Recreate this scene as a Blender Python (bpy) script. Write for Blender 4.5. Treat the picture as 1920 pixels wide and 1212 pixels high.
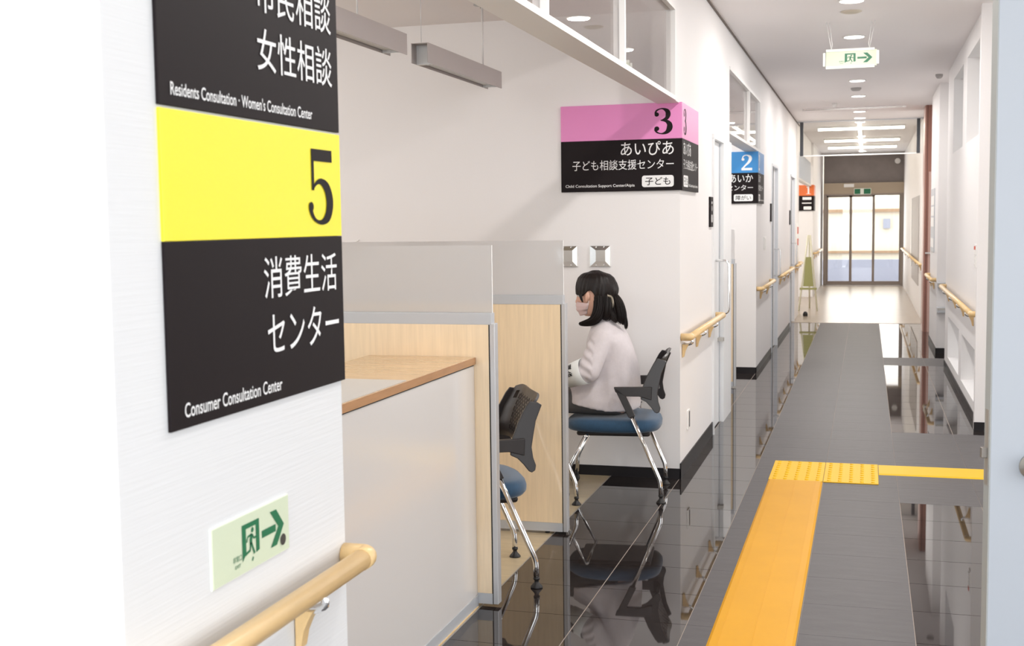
import bpy, bmesh, math, random
from mathutils import Vector, Matrix, noise
random.seed(7)
PI = math.pi
S = bpy.context.scene
COL = S.collection
for o in list(bpy.data.objects):
    bpy.data.objects.remove(o)

# ------------------------------------------------------------------ camera
CH = 1.43
yaw, pitch, roll = .28622, -.08263, -.013247
cy, sy, cp, sp = math.cos(yaw), math.sin(yaw), math.cos(pitch), math.sin(pitch)
fwd = Vector((-sy*cp, cy*cp, sp)); rt = Vector((cy, sy, 0)); up = rt.cross(fwd)
cr, sr = math.cos(roll), math.sin(roll)
r2 = cr*rt + sr*up; u2 = -sr*rt + cr*up
cam_d = bpy.data.cameras.new('camera'); cam = bpy.data.objects.new('camera', cam_d); COL.objects.link(cam)
M = Matrix((r2, u2, -fwd)).transposed().to_4x4(); M.translation = Vector((0, 0, CH))
cam.matrix_world = M
cam_d.sensor_width = 36; cam_d.lens = 36*2262.03/1920
cam_d.clip_start = .05; cam_d.clip_end = 200
cam_d.dof.use_dof = True; cam_d.dof.focus_distance = 4.6; cam_d.dof.aperture_fstop = 9
S.camera = cam

# ------------------------------------------------------------------ world, lights, exposure
W = bpy.data.worlds.new('sky'); S.world = W; W.use_nodes = True
bgn = W.node_tree.nodes['Background']
bgn.inputs[0].default_value = (.93, .97, 1, 1); bgn.inputs[1].default_value = 2.9
S.view_settings.view_transform = 'Standard'; S.view_settings.look = 'None'
S.view_settings.exposure = 0.0; S.view_settings.gamma = 1
S.view_settings.use_curve_mapping = False
S.cycles.max_bounces = 10; S.cycles.diffuse_bounces = 5; S.cycles.glossy_bounces = 5
S.cycles.transparent_max_bounces = 12; S.cycles.transmission_bounces = 8
S.cycles.sample_clamp_indirect = 6
S.cycles.caustics_reflective = False; S.cycles.caustics_refractive = False

def area(name, loc, target, sx, sz, power, col=(1, 1, 1)):
    l = bpy.data.lights.new(name, 'AREA'); l.shape = 'RECTANGLE'; l.size = sx; l.size_y = sz
    l.energy = power; l.color = col
    o = bpy.data.objects.new(name, l); COL.objects.link(o); o.location = loc
    o.rotation_euler = (Vector(target)-Vector(loc)).to_track_quat('-Z', 'Y').to_euler()
    return o
area('daylight_entrance', (-.1, -2.6, 1.7), (-.4, 4, 1.2), 2.6, 2.0, 88, (.95, .98, 1))
area('hall_side_fill', (4.2, 6.6, 1.6), (-1, 6.0, .8), 3.6, 2.0, 78, (1, .98, .96))  # unseen fill added in the side hall, aimed at the booths
area('consulting_side_fill', (-4.3, 4.6, 1.7), (-1, 5.2, 1.2), 3.5, 1.5, 30, (1, .98, .965))  # unseen fill added at the room's left side
area('hall_top_fill', (2.4, 5.6, 2.78), (2.4, 5.6, 0), 2, 4, 26, (1, .98, .965))  # added overhead fill for the unseen hall
area('booth_top_fill', (-2.1, 10.2, 2.54), (-2.1, 10.2, 0), 1.6, 1.2, 36, (1, .98, .96))  # added fill, out of view, brightening the booth's back wall
area('far_opening_fill', (-2.2, 20.8, 2.78), (-2.2, 20.8, 0), 1.2, 3, 60, (1, .96, .90))  # added fill hidden behind the far left opening
area('daylight_far_entrance', (-.08, 26.6, 1.2), (-.08, 20, 1.3), 1.5, 1.8, 16, (1, .98, .96))
area('consulting_top_fill', (-2.5, 3.2, 2.53), (-2.3, 3.6, 0), 1.6, 2.0, 43, (1, .98, .965))  # added overhead fill for partition fronts, floor and lower back wall

# ------------------------------------------------------------------ materials
MATS = {}
def mat(name, col, rough=.6, metal=0, spec=.5, coat=0, var=0, vscale=8, bump=0, bscale=40, stretch=(1, 1, 1),
        ior=1.5, trans=0, emit=None, alpha=1, coatr=.05, sheen=0):
    if name in MATS: return MATS[name]
    m = bpy.data.materials.new(name); m.use_nodes = True; nt = m.node_tree
    b = nt.nodes['Principled BSDF']
    b.inputs['Base Color'].default_value = (*col, 1); b.inputs['Roughness'].default_value = rough
    b.inputs['Metallic'].default_value = metal; b.inputs['Specular IOR Level'].default_value = spec
    b.inputs['Coat Weight'].default_value = coat; b.inputs['Coat Roughness'].default_value = coatr
    b.inputs['IOR'].default_value = ior; b.inputs['Transmission Weight'].default_value = trans
    b.inputs['Alpha'].default_value = alpha; b.inputs['Sheen Weight'].default_value = sheen
    if emit:
        b.inputs['Emission Color'].default_value = (*emit[0], 1); b.inputs['Emission Strength'].default_value = emit[1]
    tc = nt.nodes.new('ShaderNodeTexCoord'); mp = nt.nodes.new('ShaderNodeMapping')
    mp.inputs['Scale'].default_value = stretch
    nt.links.new(tc.outputs['Object'], mp.inputs[0])
    if var:
        n = nt.nodes.new('ShaderNodeTexNoise'); n.inputs['Scale'].default_value = vscale; n.inputs['Detail'].default_value = 5
        n.inputs['Roughness'].default_value = .6
        nt.links.new(mp.outputs[0], n.inputs[0])
        cr_ = nt.nodes.new('ShaderNodeValToRGB')
        cr_.color_ramp.elements[0].position = .3; cr_.color_ramp.elements[1].position = .7
        cr_.color_ramp.elements[0].color = (*[c*(1-var) for c in col], 1)
        cr_.color_ramp.elements[1].color = (*[min(1, c*(1+var)) for c in col], 1)
        nt.links.new(n.outputs['Fac'], cr_.inputs[0]); nt.links.new(cr_.outputs[0], b.inputs['Base Color'])
    if bump:
        n = nt.nodes.new('ShaderNodeTexNoise'); n.inputs['Scale'].default_value = bscale; n.inputs['Detail'].default_value = 3
        nt.links.new(mp.outputs[0], n.inputs[0])
        bp = nt.nodes.new('ShaderNodeBump'); bp.inputs['Strength'].default_value = bump; bp.inputs['Distance'].default_value = .002
        nt.links.new(n.outputs['Fac'], bp.inputs['Height']); nt.links.new(bp.outputs[0], b.inputs['Normal'])
    MATS[name] = m
    return m

def ribbed(name, col, scale, strength, rough=.7):
    """wallpaper with fine broken horizontal ribs"""
    m = mat(name, col, rough); nt = m.node_tree; b = nt.nodes['Principled BSDF']
    g = nt.nodes.new('ShaderNodeNewGeometry')
    mp = nt.nodes.new('ShaderNodeMapping'); mp.inputs['Scale'].default_value = (5, 5, scale)
    nt.links.new(g.outputs['Position'], mp.inputs[0])
    n = nt.nodes.new('ShaderNodeTexNoise'); n.inputs['Scale'].default_value = 1; n.inputs['Detail'].default_value = 4
    nt.links.new(mp.outputs[0], n.inputs[0])
    bp = nt.nodes.new('ShaderNodeBump'); bp.inputs['Strength'].default_value = strength; bp.inputs['Distance'].default_value = .002
    nt.links.new(n.outputs['Fac'], bp.inputs['Height']); nt.links.new(bp.outputs[0], b.inputs['Normal'])
    return m

wallm = mat('wall_paint', (.86, .842, .838), .6, bump=.15, bscale=120)
wallp = ribbed('wall_paper', (.76, .77, .78), 170, .3)
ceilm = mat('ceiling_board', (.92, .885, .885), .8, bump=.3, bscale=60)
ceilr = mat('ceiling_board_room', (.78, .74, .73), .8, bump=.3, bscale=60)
basem = mat('black_skirting', (.016, .014, .016), .45, spec=.25)
glossm = mat('polished_tile', (.024, .019, .018), .025, spec=.62, var=.25, vscale=30)
mattm = mat('honed_tile', (.088, .083, .086), .5, spec=.3, var=.13, vscale=5, stretch=(1, 5, 1), bump=.25, bscale=60)
groutm = mat('grout', (.40, .34, .29), .8)
vinylm = mat('pale_vinyl', (.36, .30, .24), .25, spec=.3, var=.06, vscale=3, stretch=(1, 6, 1))
carpm = mat('maple_vinyl', (.46, .375, .245), .3, var=.12, vscale=3, stretch=(1, 8, 1))
yelm = mat('yellow_rubber', (.66, .32, .008), .5, spec=.2, var=.03, vscale=4)
yelm2 = mat('yellow_tactile', (.80, .48, .014), .5, spec=.2)
blackm = mat('sign_black', (.013, .009, .010), .55, spec=.14)
whitem = mat('lettering_white', (.88, .88, .88), .5)
yellowm = mat('sign_yellow', (.93, .80, .03), .4)
pinkm = mat('sign_pink', (.80, .27, .57), .35)
bluem = mat('sign_blue', (.035, .26, .62), .35)
orangem = mat('sign_orange', (.80, .17, .03), .4)
greenb = mat('sign_green_band', (.12, .42, .2), .4)
glowm = mat('luminous_plate', (.68, .76, .57), .4)
glow2 = mat('luminous_white', (.86, .90, .82), .4)
exgrm = mat('exit_green', (.004, .16, .065), .45)
dotm = mat('dark_dot', (.05, .045, .04), .5)
woodm = mat('rail_wood', (.78, .55, .27), .34, var=.08, vscale=6, stretch=(6, 1, 6))
maplem = mat('maple_laminate', (.84, .67, .455), .07, spec=.9, coat=.6, coatr=.02, var=.07, vscale=5, stretch=(14, 14, .7))
topm = mat('worktop_laminate', (.50, .34, .185), .14, spec=.6, var=.22, vscale=5, stretch=(1.2, 13, 1))
edgem = mat('worktop_edge', (.42, .22, .10), .35, var=.1, vscale=8, stretch=(8, 1, 8))
alum = mat('brushed_aluminium', (.60, .61, .63), .38, metal=.55)
alumb = mat('painted_aluminium', (.52, .54, .57), .4, metal=.2)
chrome = mat('chrome', (.82, .82, .82), .07, metal=1)
blackp = mat('black_plastic', (.022, .018, .018), .38, bump=.1, bscale=200)
blackr = mat('black_rubber', (.012, .011, .011), .5)
bluef = mat('blue_fabric', (.014, .060, .125), .75, var=.12, vscale=90, bump=.35, bscale=350, sheen=.3)
panelw = mat('white_laminate', (.66, .635, .615), .16, spec=.5)
doorw = mat('white_door', (.84, .85, .86), .35)
doorb = mat('pale_blue_door', (.76, .78, .81), .4)
doore = mat('grey_door_edge', (.34, .35, .34), .5)
steel = mat('steel_plate', (.45, .43, .40), .4, metal=.7)
lumm = mat('lamp_housing', (.42, .385, .375), .45, metal=.15)
lumdark = mat('lamp_inside', (.08, .09, .10), .5)
diffm = mat('lamp_diffuser', (.66, .68, .70), .4)
lampm = mat('lamp_glow', (1, 1, 1), .5, emit=((1, .95, .86), 9))
barm = mat('tube_glow', (1, 1, 1), .5, emit=((1, .93, .78), 14))
whitep = mat('white_plastic', (.85, .84, .82), .4)
brownf = mat('bronze_frame', (.28, .23, .195), .4, metal=.3)
darkp = mat('dark_panel', (.23, .20, .19), .6, var=.1, vscale=3)
beigef = mat('beige_panel', (.42, .34, .25), .5)
copper = mat('copper_cladding', (.34, .155, .115), .3, metal=.35)
copperl = mat('copper_cladding_light', (.60, .40, .34), .35, metal=.3)
charm = mat('charcoal_post', (.045, .05, .06), .4)
oliv = mat('olive_board', (.30, .29, .10), .5)
olivl = mat('pale_frame', (.66, .62, .46), .4)
outw = mat('outside_wall', (.90, .80, .62), .8)
outg = mat('outside_grey', (.42, .42, .48), .8)
outr = mat('outside_rail', (.45, .28, .16), .7)
redm = mat('notice_red', (.62, .10, .06), .5)
skinm = mat('skin', (.72, .43, .32), .5)
hairm = mat('hair', (.010, .006, .005), .45, spec=.3, var=.5, vscale=60, stretch=(1, 1, 6))
cardm = mat('cardigan_knit', (.66, .61, .625), .85, var=.04, vscale=40, bump=.3, bscale=250, sheen=.2)
trousm = mat('grey_trousers', (.105, .10, .098), .85, bump=.2, bscale=250)
maskm = mat('mask_cloth', (.74, .56, .55), .8)
bandm = mat('armband_vinyl', (.80, .82, .80), .3)
eyew = mat('eye_white', (.8, .8, .78), .3)
eyeb = mat('eye_dark', (.02, .012, .01), .2)
shoem = mat('shoe_leather', (.02, .018, .018), .35)
sheetm = mat('grey_sheet', (.50, .48, .45), .25)

def glass(name, col=(1, 1, 1), base=.05, graze=.5):
    """thin clear sheet: transparency plus a mirror sheen that grows towards grazing views"""
    m = bpy.data.materials.new(name); m.use_nodes = True; nt = m.node_tree
    for n in list(nt.nodes): nt.nodes.remove(n)
    out = nt.nodes.new('ShaderNodeOutputMaterial'); mix = nt.nodes.new('ShaderNodeMixShader')
    tr = nt.nodes.new('ShaderNodeBsdfTransparent'); gl = nt.nodes.new('ShaderNodeBsdfGlossy')
    tr.inputs[0].default_value = (*col, 1); gl.inputs['Roughness'].default_value = 0
    lw = nt.nodes.new('ShaderNodeLayerWeight'); lw.inputs[0].default_value = .5
    pw = nt.nodes.new('ShaderNodeMath'); pw.operation = 'POWER'; pw.inputs[1].default_value = 3
    ma = nt.nodes.new('ShaderNodeMath'); ma.operation = 'MULTIPLY_ADD'; ma.inputs[1].default_value = graze; ma.inputs[2].default_value = base
    nt.links.new(lw.outputs['Facing'], pw.inputs[0]); nt.links.new(pw.outputs[0], ma.inputs[0])
    nt.links.new(ma.outputs[0], mix.inputs[0]); nt.links.new(tr.outputs[0], mix.inputs[1])
    nt.links.new(gl.outputs[0], mix.inputs[2]); nt.links.new(mix.outputs[0], out.inputs[0])
    return m
acryl = glass('clear_acrylic', (.955, .95, .945), .03, .3)
transg = glass('transom_glass', (.95, .93, .93), .06, .65)
doorg = glass('door_glass', (.96, .97, .97), .04, .4)
smokeg = glass('smoke_screen_glass', (.95, .96, .96), .06, .5)
def frost(name, col, clear, blur):
    '''frosted sheet: scattered light through it, a little of the blurred view, a little of its own white'''
    m = bpy.data.materials.new(name); m.use_nodes = True; nt = m.node_tree
    for n in list(nt.nodes): nt.nodes.remove(n)
    out = nt.nodes.new('ShaderNodeOutputMaterial'); a = nt.nodes.new('ShaderNodeMixShader'); b = nt.nodes.new('ShaderNodeMixShader'); c = nt.nodes.new('ShaderNodeMixShader')
    tl = nt.nodes.new('ShaderNodeBsdfTranslucent'); df = nt.nodes.new('ShaderNodeBsdfDiffuse'); rf = nt.nodes.new('ShaderNodeBsdfRefraction'); gl = nt.nodes.new('ShaderNodeBsdfGlossy')
    tl.inputs[0].default_value = (*col, 1); df.inputs[0].default_value = (*col, 1); rf.inputs['IOR'].default_value = 1.12; rf.inputs['Roughness'].default_value = blur
    gl.inputs['Roughness'].default_value = .15
    a.inputs[0].default_value = .5; nt.links.new(tl.outputs[0], a.inputs[1]); nt.links.new(df.outputs[0], a.inputs[2])
    b.inputs[0].default_value = clear; nt.links.new(a.outputs[0], b.inputs[1]); nt.links.new(rf.outputs[0], b.inputs[2])
    c.inputs[0].default_value = .05; nt.links.new(b.outputs[0], c.inputs[1]); nt.links.new(gl.outputs[0], c.inputs[2])
    nt.links.new(c.outputs[0], out.inputs[0]); return m
frostm = glass('window_film', (.85, .86, .86), .05, .3)
acrylf = frost('frosted_acrylic', (.99, .98, .975), .5, .28)
maskr = mat('acrylic_edge', (.9, .9, .9), .2)

# ------------------------------------------------------------------ helpers
def mk(name, bm, m, parent=None, smooth=False, bev=0, recalc=True):
    if recalc: bmesh.ops.recalc_face_normals(bm, faces=bm.faces)
    me = bpy.data.meshes.new(name); bm.to_mesh(me); bm.free()
    o = bpy.data.objects.new(name, me); COL.objects.link(o)
    for mm in (m if isinstance(m, (list, tuple)) else [m]): me.materials.append(mm)
    if smooth:
        for p in me.polygons: p.use_smooth = True
    if bev:
        md = o.modifiers.new('bevel', 'BEVEL'); md.width = bev; md.segments = 2; md.limit_method = 'ANGLE'
    if parent:
        o.parent = parent; o.matrix_parent_inverse = Matrix.Identity(4)
        if any(abs(c) > 1e-9 for c in wloc(parent)) or parent.rotation_euler.z:
            o.matrix_parent_inverse = wmat(parent).inverted()
    return o
def wmat(o):
    m = Matrix.Translation(o.location) @ o.rotation_euler.to_matrix().to_4x4()
    if o.parent: m = wmat(o.parent) @ o.matrix_parent_inverse @ m
    return m
def wloc(o): return wmat(o).translation
def local(o):            # forget the inverse: geometry is already in the parent's own frame
    o.matrix_parent_inverse = Matrix.Identity(4); return o
def thing(name, loc, label, cat, group=None, rz=0):
    o = bpy.data.objects.new(name, None); COL.objects.link(o); o.location = loc; o.rotation_euler = (0, 0, rz)
    o.empty_display_size = .05
    return tag(o, label, cat, group)
def tag(o, label, cat, group=None):
    o['label'] = label; o['category'] = cat
    if group: o['group'] = group
    return o
def struct(o, label=None):
    o['kind'] = 'structure'
    if label: o['label'] = label
    return o
def B(bm, x0, x1, y0, y1, z0, z1):
    v = [bm.verts.new((x, y, z)) for x in (x0, x1) for y in (y0, y1) for z in (z0, z1)]
    for f in ((0, 1, 3, 2), (4, 6, 7, 5), (0, 4, 5, 1), (2, 3, 7, 6), (0, 2, 6, 4), (1, 5, 7, 3)):
        bm.faces.new([v[i] for i in f])
    return bm
def box(x0, x1, y0, y1, z0, z1): return B(bmesh.new(), x0, x1, y0, y1, z0, z1)
def frames(pts):
    pts = [Vector(p) for p in pts]; out = []; prev = None
    for i, p in enumerate(pts):
        a = pts[max(i-1, 0)]; b = pts[min(i+1, len(pts)-1)]
        t = (b-a).normalized()
        if prev is None:
            r = Vector((0, 0, 1)) if abs(t.z) < .9 else Vector((1, 0, 0))
            n = t.cross(r).normalized()
        else:
            n = (prev - t*prev.dot(t)).normalized()
        prev = n; out.append((p, t, n, t.cross(n)))
    return out
def tube(bm, pts, r, seg=12, sx=1, sy=1):
    fr = frames(pts); rs = r if isinstance(r, (list, tuple)) else [r]*len(pts); rings = []
    for (p, t, n, b), rr in zip(fr, rs):
        rings.append([bm.verts.new(p + n*math.cos(2*PI*k/seg)*rr*sx + b*math.sin(2*PI*k/seg)*rr*sy) for k in range(seg)])
    for a, c in zip(rings, rings[1:]):
        for k in range(seg): bm.faces.new((a[k], a[(k+1) % seg], c[(k+1) % seg], c[k]))
    bm.faces.new(rings[0][::-1]); bm.faces.new(rings[-1])
    return bm
def smoothpts(pts, n=4):
    pts = [Vector(p) for p in pts]; out = []
    for i in range(len(pts)-1):
        p0 = pts[max(i-1, 0)]; p1 = pts[i]; p2 = pts[i+1]; p3 = pts[min(i+2, len(pts)-1)]
        for k in range(n):
            t = k/n
            out.append(.5*((2*p1) + (-p0+p2)*t + (2*p0-5*p1+4*p2-p3)*t*t + (-p0+3*p1-3*p2+p3)*t**3))
    out.append(pts[-1]); return out
def fillet(pts, r=.03, n=5):
    pts = [Vector(p) for p in pts]; out = [pts[0]]
    for i in range(1, len(pts)-1):
        a = (pts[i-1]-pts[i]); c = (pts[i+1]-pts[i]); ra = min(r, a.length*.45, c.length*.45)
        p0 = pts[i]+a.normalized()*ra; p2 = pts[i]+c.normalized()*ra
        for k in range(n+1):
            t = k/n; out.append(p0*(1-t)**2 + pts[i]*2*t*(1-t) + p2*t*t)
    out.append(pts[-1]); return out
def lathe(bm, prof, c=(0, 0, 0), seg=20):
    rings = []
    for r, z in prof:
        rings.append([bm.verts.new((c[0]+r*math.cos(2*PI*k/seg), c[1]+r*math.sin(2*PI*k/seg), c[2]+z)) for k in range(seg)])
    for a, b in zip(rings, rings[1:]):
        for k in range(seg): bm.faces.new((a[k], a[(k+1) % seg], b[(k+1) % seg], b[k]))
    bm.faces.new(rings[0][::-1]); bm.faces.new(rings[-1])
    return bm
def prism(bm, poly, axis, a, b):
    """extrude a 2D outline along an axis ('x': outline is (y,z), 'y': (x,z), 'z': (x,y))"""
    f = {'x': lambda p, h: (h, p[0], p[1]), 'y': lambda p, h: (p[0], h, p[1]), 'z': lambda p, h: (p[0], p[1], h)}[axis]
    va = [bm.verts.new(f(p, a)) for p in poly]; vb = [bm.verts.new(f(p, b)) for p in poly]
    n = len(poly)
    bm.faces.new(va); bm.faces.new(vb[::-1])
    for i in range(n): bm.faces.new((va[i], vb[i], vb[(i+1) % n], va[(i+1) % n]))
    return bm
def ellip(bm, c, r, rot=None, seg=20, rings=12):
    m = Matrix.Translation(c) @ (rot.to_4x4() if rot else Matrix.Identity(4)) @ Matrix.Diagonal((*r, 1))
    bmesh.ops.create_uvsphere(bm, u_segments=seg, v_segments=rings, radius=1, matrix=m)
def capsule(bm, a, b, ra, rb, seg=14):
    a = Vector(a); b = Vector(b); d = (b-a).normalized(); pts = []; rs = []
    for k in range(5):
        t = -PI/2+PI/2*k/4; pts.append(a+d*math.sin(t)*ra*.999); rs.append(max(math.cos(t)*ra, .0008))
    for k in range(5):
        t = PI/2*k/4; pts.append(b+d*math.sin(t)*rb*.999); rs.append(max(math.cos(t)*rb, .0008))
    tube(bm, pts, rs, seg)
def applied(o, smooth=True):
    """bake modifiers into the mesh"""
    dg = bpy.context.evaluated_depsgraph_get(); dg.update()
    me = bpy.data.meshes.new_from_object(o.evaluated_get(dg))
    o.modifiers.clear(); old = o.data; o.data = me; bpy.data.meshes.remove(old)
    if smooth:
        for p in me.polygons: p.use_smooth = True
    return o
def merged(name, bm, m, vox, parent=None, smooth_it=6, deform=None):
    o = mk(name, bm, m, None)
    r = o.modifiers.new('remesh', 'REMESH'); r.mode = 'VOXEL'; r.voxel_size = vox
    s = o.modifiers.new('smooth', 'SMOOTH'); s.factor = .5; s.iterations = smooth_it
    applied(o)
    if not o.data.materials: o.data.materials.append(m)
    if deform:
        for v in o.data.vertices: v.co = deform(v.co)
    if parent:
        o.parent = parent; o.matrix_parent_inverse = wmat(parent).inverted()
    return o

# flat print in a sign's own plane: u to the right, v up, on the face
class Plane:
    def __init__(s, origin, u, v):
        s.o = Vector(origin); s.u = Vector(u); s.v = Vector(v); s.n = s.u.cross(s.v)
    def p(s, a, b, h=0): return s.o + s.u*a + s.v*b + s.n*h
def text(pl, string, u0, u1, v0, v1, m, parent, weight=.0, h=.0007, name='lettering', post=None):
    c = bpy.data.curves.new('t', 'FONT'); c.body = string; c.size = 1; c.offset = weight; c.resolution_u = 4
    o = bpy.data.objects.new('t', c); COL.objects.link(o)
    dg = bpy.context.evaluated_depsgraph_get(); dg.update()
    me = bpy.data.meshes.new_from_object(o.evaluated_get(dg))
    bpy.data.objects.remove(o); bpy.data.curves.remove(c)
    xs = [v.co.x for v in me.vertices]; ys = [v.co.y for v in me.vertices]
    if not xs: return None
    x0, x1, y0, y1 = min(xs), max(xs), min(ys), max(ys)
    for v in me.vertices:
        a = u0+(v.co.x-x0)/(x1-x0)*(u1-u0); b = v0+(v.co.y-y0)/(y1-y0)*(v1-v0)
        v.co = post(a, b) if post else pl.p(a, b, h)
    me.materials.clear(); me.materials.append(m)
    me.name = name
    t = bpy.data.objects.new(name, me); COL.objects.link(t)
    if parent: t.parent = parent; t.matrix_parent_inverse = wmat(parent).inverted()
    return t
def ribbon(bm, pl, pts, ws, h, T):
    """flat stroke of changing width; T maps cell coordinates to the plane"""
    P = [Vector((*T(*p), 0)) for p in pts]; n = len(P); L = []; R = []
    for i in range(n):
        t = (P[min(i+1, n-1)]-P[max(i-1, 0)]).normalized(); q = Vector((-t.y, t.x, 0))
        w = ws[i]/2
        a = P[i]+q*w; b = P[i]-q*w
        L.append(bm.verts.new(pl.p(a.x, a.y, h))); R.append(bm.verts.new(pl.p(b.x, b.y, h)))
    for i in range(n-1): bm.faces.new((L[i], R[i], R[i+1], L[i+1]))
def disc(bm, pl, c, r, h, n=20, ry=None):
    bm.faces.new([bm.verts.new(pl.p(c[0]+r*math.cos(2*PI*k/n), c[1]+(ry or r)*math.sin(2*PI*k/n), h)) for k in range(n)])
def fpoly(bm, pl, poly, h): bm.faces.new([bm.verts.new(pl.p(a, b, h)) for a, b in poly])
def spl(pts, ws, n=6):
    q = smoothpts([(p[0], p[1], w) for p, w in zip(pts, ws)], n)
    return [(v.x, v.y) for v in q], [v.z for v in q]
DIG = {
 '5': dict(rect=[(.16, .95, .84, 1), (.16, .25, .45, .9)], str=[([(.2, .47), (.34, .55), (.52, .57), (.74, .48), (.84, .30), (.76, .12), (.55, .03), (.32, .04), (.16, .12), (.10, .22)], [.05, .07, .11, .22, .27, .22, .10, .06, .10, .15])], ball=[(.12, .23, .09)]),
 '3': dict(rect=[], str=[([(.13, .78), (.2, .90), (.45, .965), (.68, .88), (.74, .75), (.66, .60), (.42, .53)], [.1, .08, .06, .2, .25, .17, .04]),
                         ([(.38, .53), (.64, .50), (.80, .38), (.80, .22), (.66, .08), (.42, .03), (.2, .09), (.12, .2)], [.04, .14, .25, .28, .17, .06, .08, .12])], ball=[(.2, .75, .11), (.2, .22, .12)]),
 '2': dict(rect=[(.08, .93, 0, .15)], str=[([(.15, .72), (.24, .90), (.5, .96), (.74, .86), (.78, .70), (.64, .50), (.38, .30), (.14, .08)], [.1, .09, .07, .22, .26, .20, .13, .14])], ball=[(.2, .7, .12)]),
 '1': dict(rect=[(.38, .64, .05, 1), (.14, .88, 0, .06), (.2, .45, .80, .90)], str=[], ball=[]),
}
def digit(d, pl, u0, u1, v0, v1, m, parent, h=.0008):
    bm = bmesh.new(); D = DIG[d]; w = u1-u0; H = v1-v0
    T = lambda a, b: (u0+a*w, v0+b*H)
    for i, r in enumerate(D['rect']):
        fpoly(bm, pl, [T(r[0], r[2]), T(r[1], r[2]), T(r[1], r[3]), T(r[0], r[3])], h+i*1e-5)
    for j, (p, ws) in enumerate(D['str']):
        pp, ww = spl(p, [x*(w+H*.75)/2 for x in ws]); ribbon(bm, pl, pp, ww, h+.0001+j*2e-5, T)
    for k, b in enumerate(D['ball']): c = T(b[0], b[1]); disc(bm, pl, c, b[2]*w*.98, h+.0002+k*1e-5, 20, b[2]*H*.72)
    return mk('numeral', bm, m, parent, recalc=False)
def exit_symbol(pl, T, parent, h=.0008, caption=True):
    """running figure in a doorway"""
    bm = bmesh.new()
    D = lambda a, b: T(.355+a*.225, .20+b*.64)
    fpoly(bm, pl, [D(0, 0), D(.22, .18), D(.22, .86), D(0, 1)], h); fpoly(bm, pl, [D(0, 1), D(.22, .86), D(.80, .86), D(1, 1)], h)
    fpoly(bm, pl, [D(1, 1), D(.80, .86), D(.80, .08), D(1, .12)], h)
    c = D(.60, .76); s = (Vector((*T(1, 0), 0))-Vector((*T(0, 0), 0))).length
    disc(bm, pl, c, .017*s, h, 14)
    for pts, w in (([(.56, .66), (.50, .50), (.50, .38)], .032), ([(.52, .64), (.32, .62), (.26, .48)], .014), ([(.60, .62), (.66, .52), (.82, .52)], .014),
                   ([(.48, .42), (.44, .22), (.16, .16)], .019), ([(.52, .42), (.60, .26), (.70, .08)], .019), ([(.62, .0), (.55, -.10)], .014)):
        ribbon(bm, pl, pts, [w*s]*len(pts), h+.00002, D)
    mk('exit_symbol', bm, exgrm, parent, recalc=False)
    bm = bmesh.new(); A = lambda a, b: T(.615+a*.31, .18+b*.66)
    fpoly(bm, pl, [A(0, .40), A(.62, .40), A(.62, .60), A(0, .60)], h)
    fpoly(bm, pl, [A(.38, 1), A(.66, 1), A(1, .5), A(.74, .5)], h); fpoly(bm, pl, [A(.74, .5), A(1, .5), A(.66, 0), A(.38, 0)], h)
    mk('arrow', bm, exgrm, parent, recalc=False)
    if caption:
        a = T(.235, .25); b = T(.345, .36); text(pl, '非常口', a[0], b[0], a[1], b[1], exgrm, parent)
        a = T(.26, .14); b = T(.33, .20); text(pl, 'EXIT', a[0], b[0], a[1], b[1], exgrm, parent)

# ------------------------------------------------------------------ the setting
WX, RX, CZ, RZ = -.98, .735, 2.82, 2.565
X0, TW, TD = -.213, .3862, .35
def rowY(n): return 6.28+n*TD
floor = struct(mk('floor', box(-4.6, 4.6, -3, 17.13, -.12, -.0016), groutm))
FY0 = -9
tile_me = {}
def tile(c, n, gl, dark=0):
    key = (gl, (c*3+n*5) % 4)
    if key not in tile_me:
        q = .0020 if gl else .0009; bm = box(-TW/2+q, TW/2-q, -TD/2+q*.8, TD/2-q*.8, -.01, 0)
        bmesh.ops.recalc_face_normals(bm, faces=bm.faces)
        me = bpy.data.meshes.new('tile'); bm.to_mesh(me); bm.free(); me.materials.append(glossm if gl else mattm); tile_me[key] = me
    o = bpy.data.objects.new('tile', tile_me[key]); COL.objects.link(o)
    o.location = (X0+(c+.5)*TW, rowY(n)+TD/2, 0); o.parent = floor
    return o
for n in range(FY0, 31):
    for c in range(-3, 3):
        matt = c in (-1, 0) or (c >= 1 and (0 <= n < 6 or 17 <= n < 19))
        tile(c, n, not matt)
    if n < 6: tile(3, n, not (0 <= n < 6))
for n in range(9, 15): tile(-4, n, True)
# the floor of the near hall, beyond the single tiles
struct(mk('floor', box(X0+4*TW, 4.6, 2.4, 8.64, -.01, -.001), mattm))
struct(mk('floor', box(-1.371, X0+4*TW, -3, rowY(FY0), -.01, -.001), mattm))
struct(mk('floor', box(-4.5, -1.371, 1.5, 6.6, -.01, .0006), carpm))
struct(mk('floor', box(-1.3745, -1.3695, 1.5, 6.6, -.01, .0016), steel))
struct(mk('floor', box(-4.5, X0-4*TW, 9.2, 11.37, -.01, -.001), glossm))
struct(mk('floor', box(-3, 2.5, 17.13, 27.2, -.1, 0), vinylm))
struct(mk('floor', box(-1.0, .75, 17.10, 17.16, -.05, .002), brownf))

struct(mk('ceiling', box(-1.0, 4.6, -3, 27.3, CZ, CZ+.1), ceilm))
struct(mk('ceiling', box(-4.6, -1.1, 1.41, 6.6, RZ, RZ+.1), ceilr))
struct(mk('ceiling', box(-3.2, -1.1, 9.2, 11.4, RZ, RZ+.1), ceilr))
struct(mk('ceiling', box(-3.2, -1.0, 17, 27.3, CZ, CZ+.1), ceilm))

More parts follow.
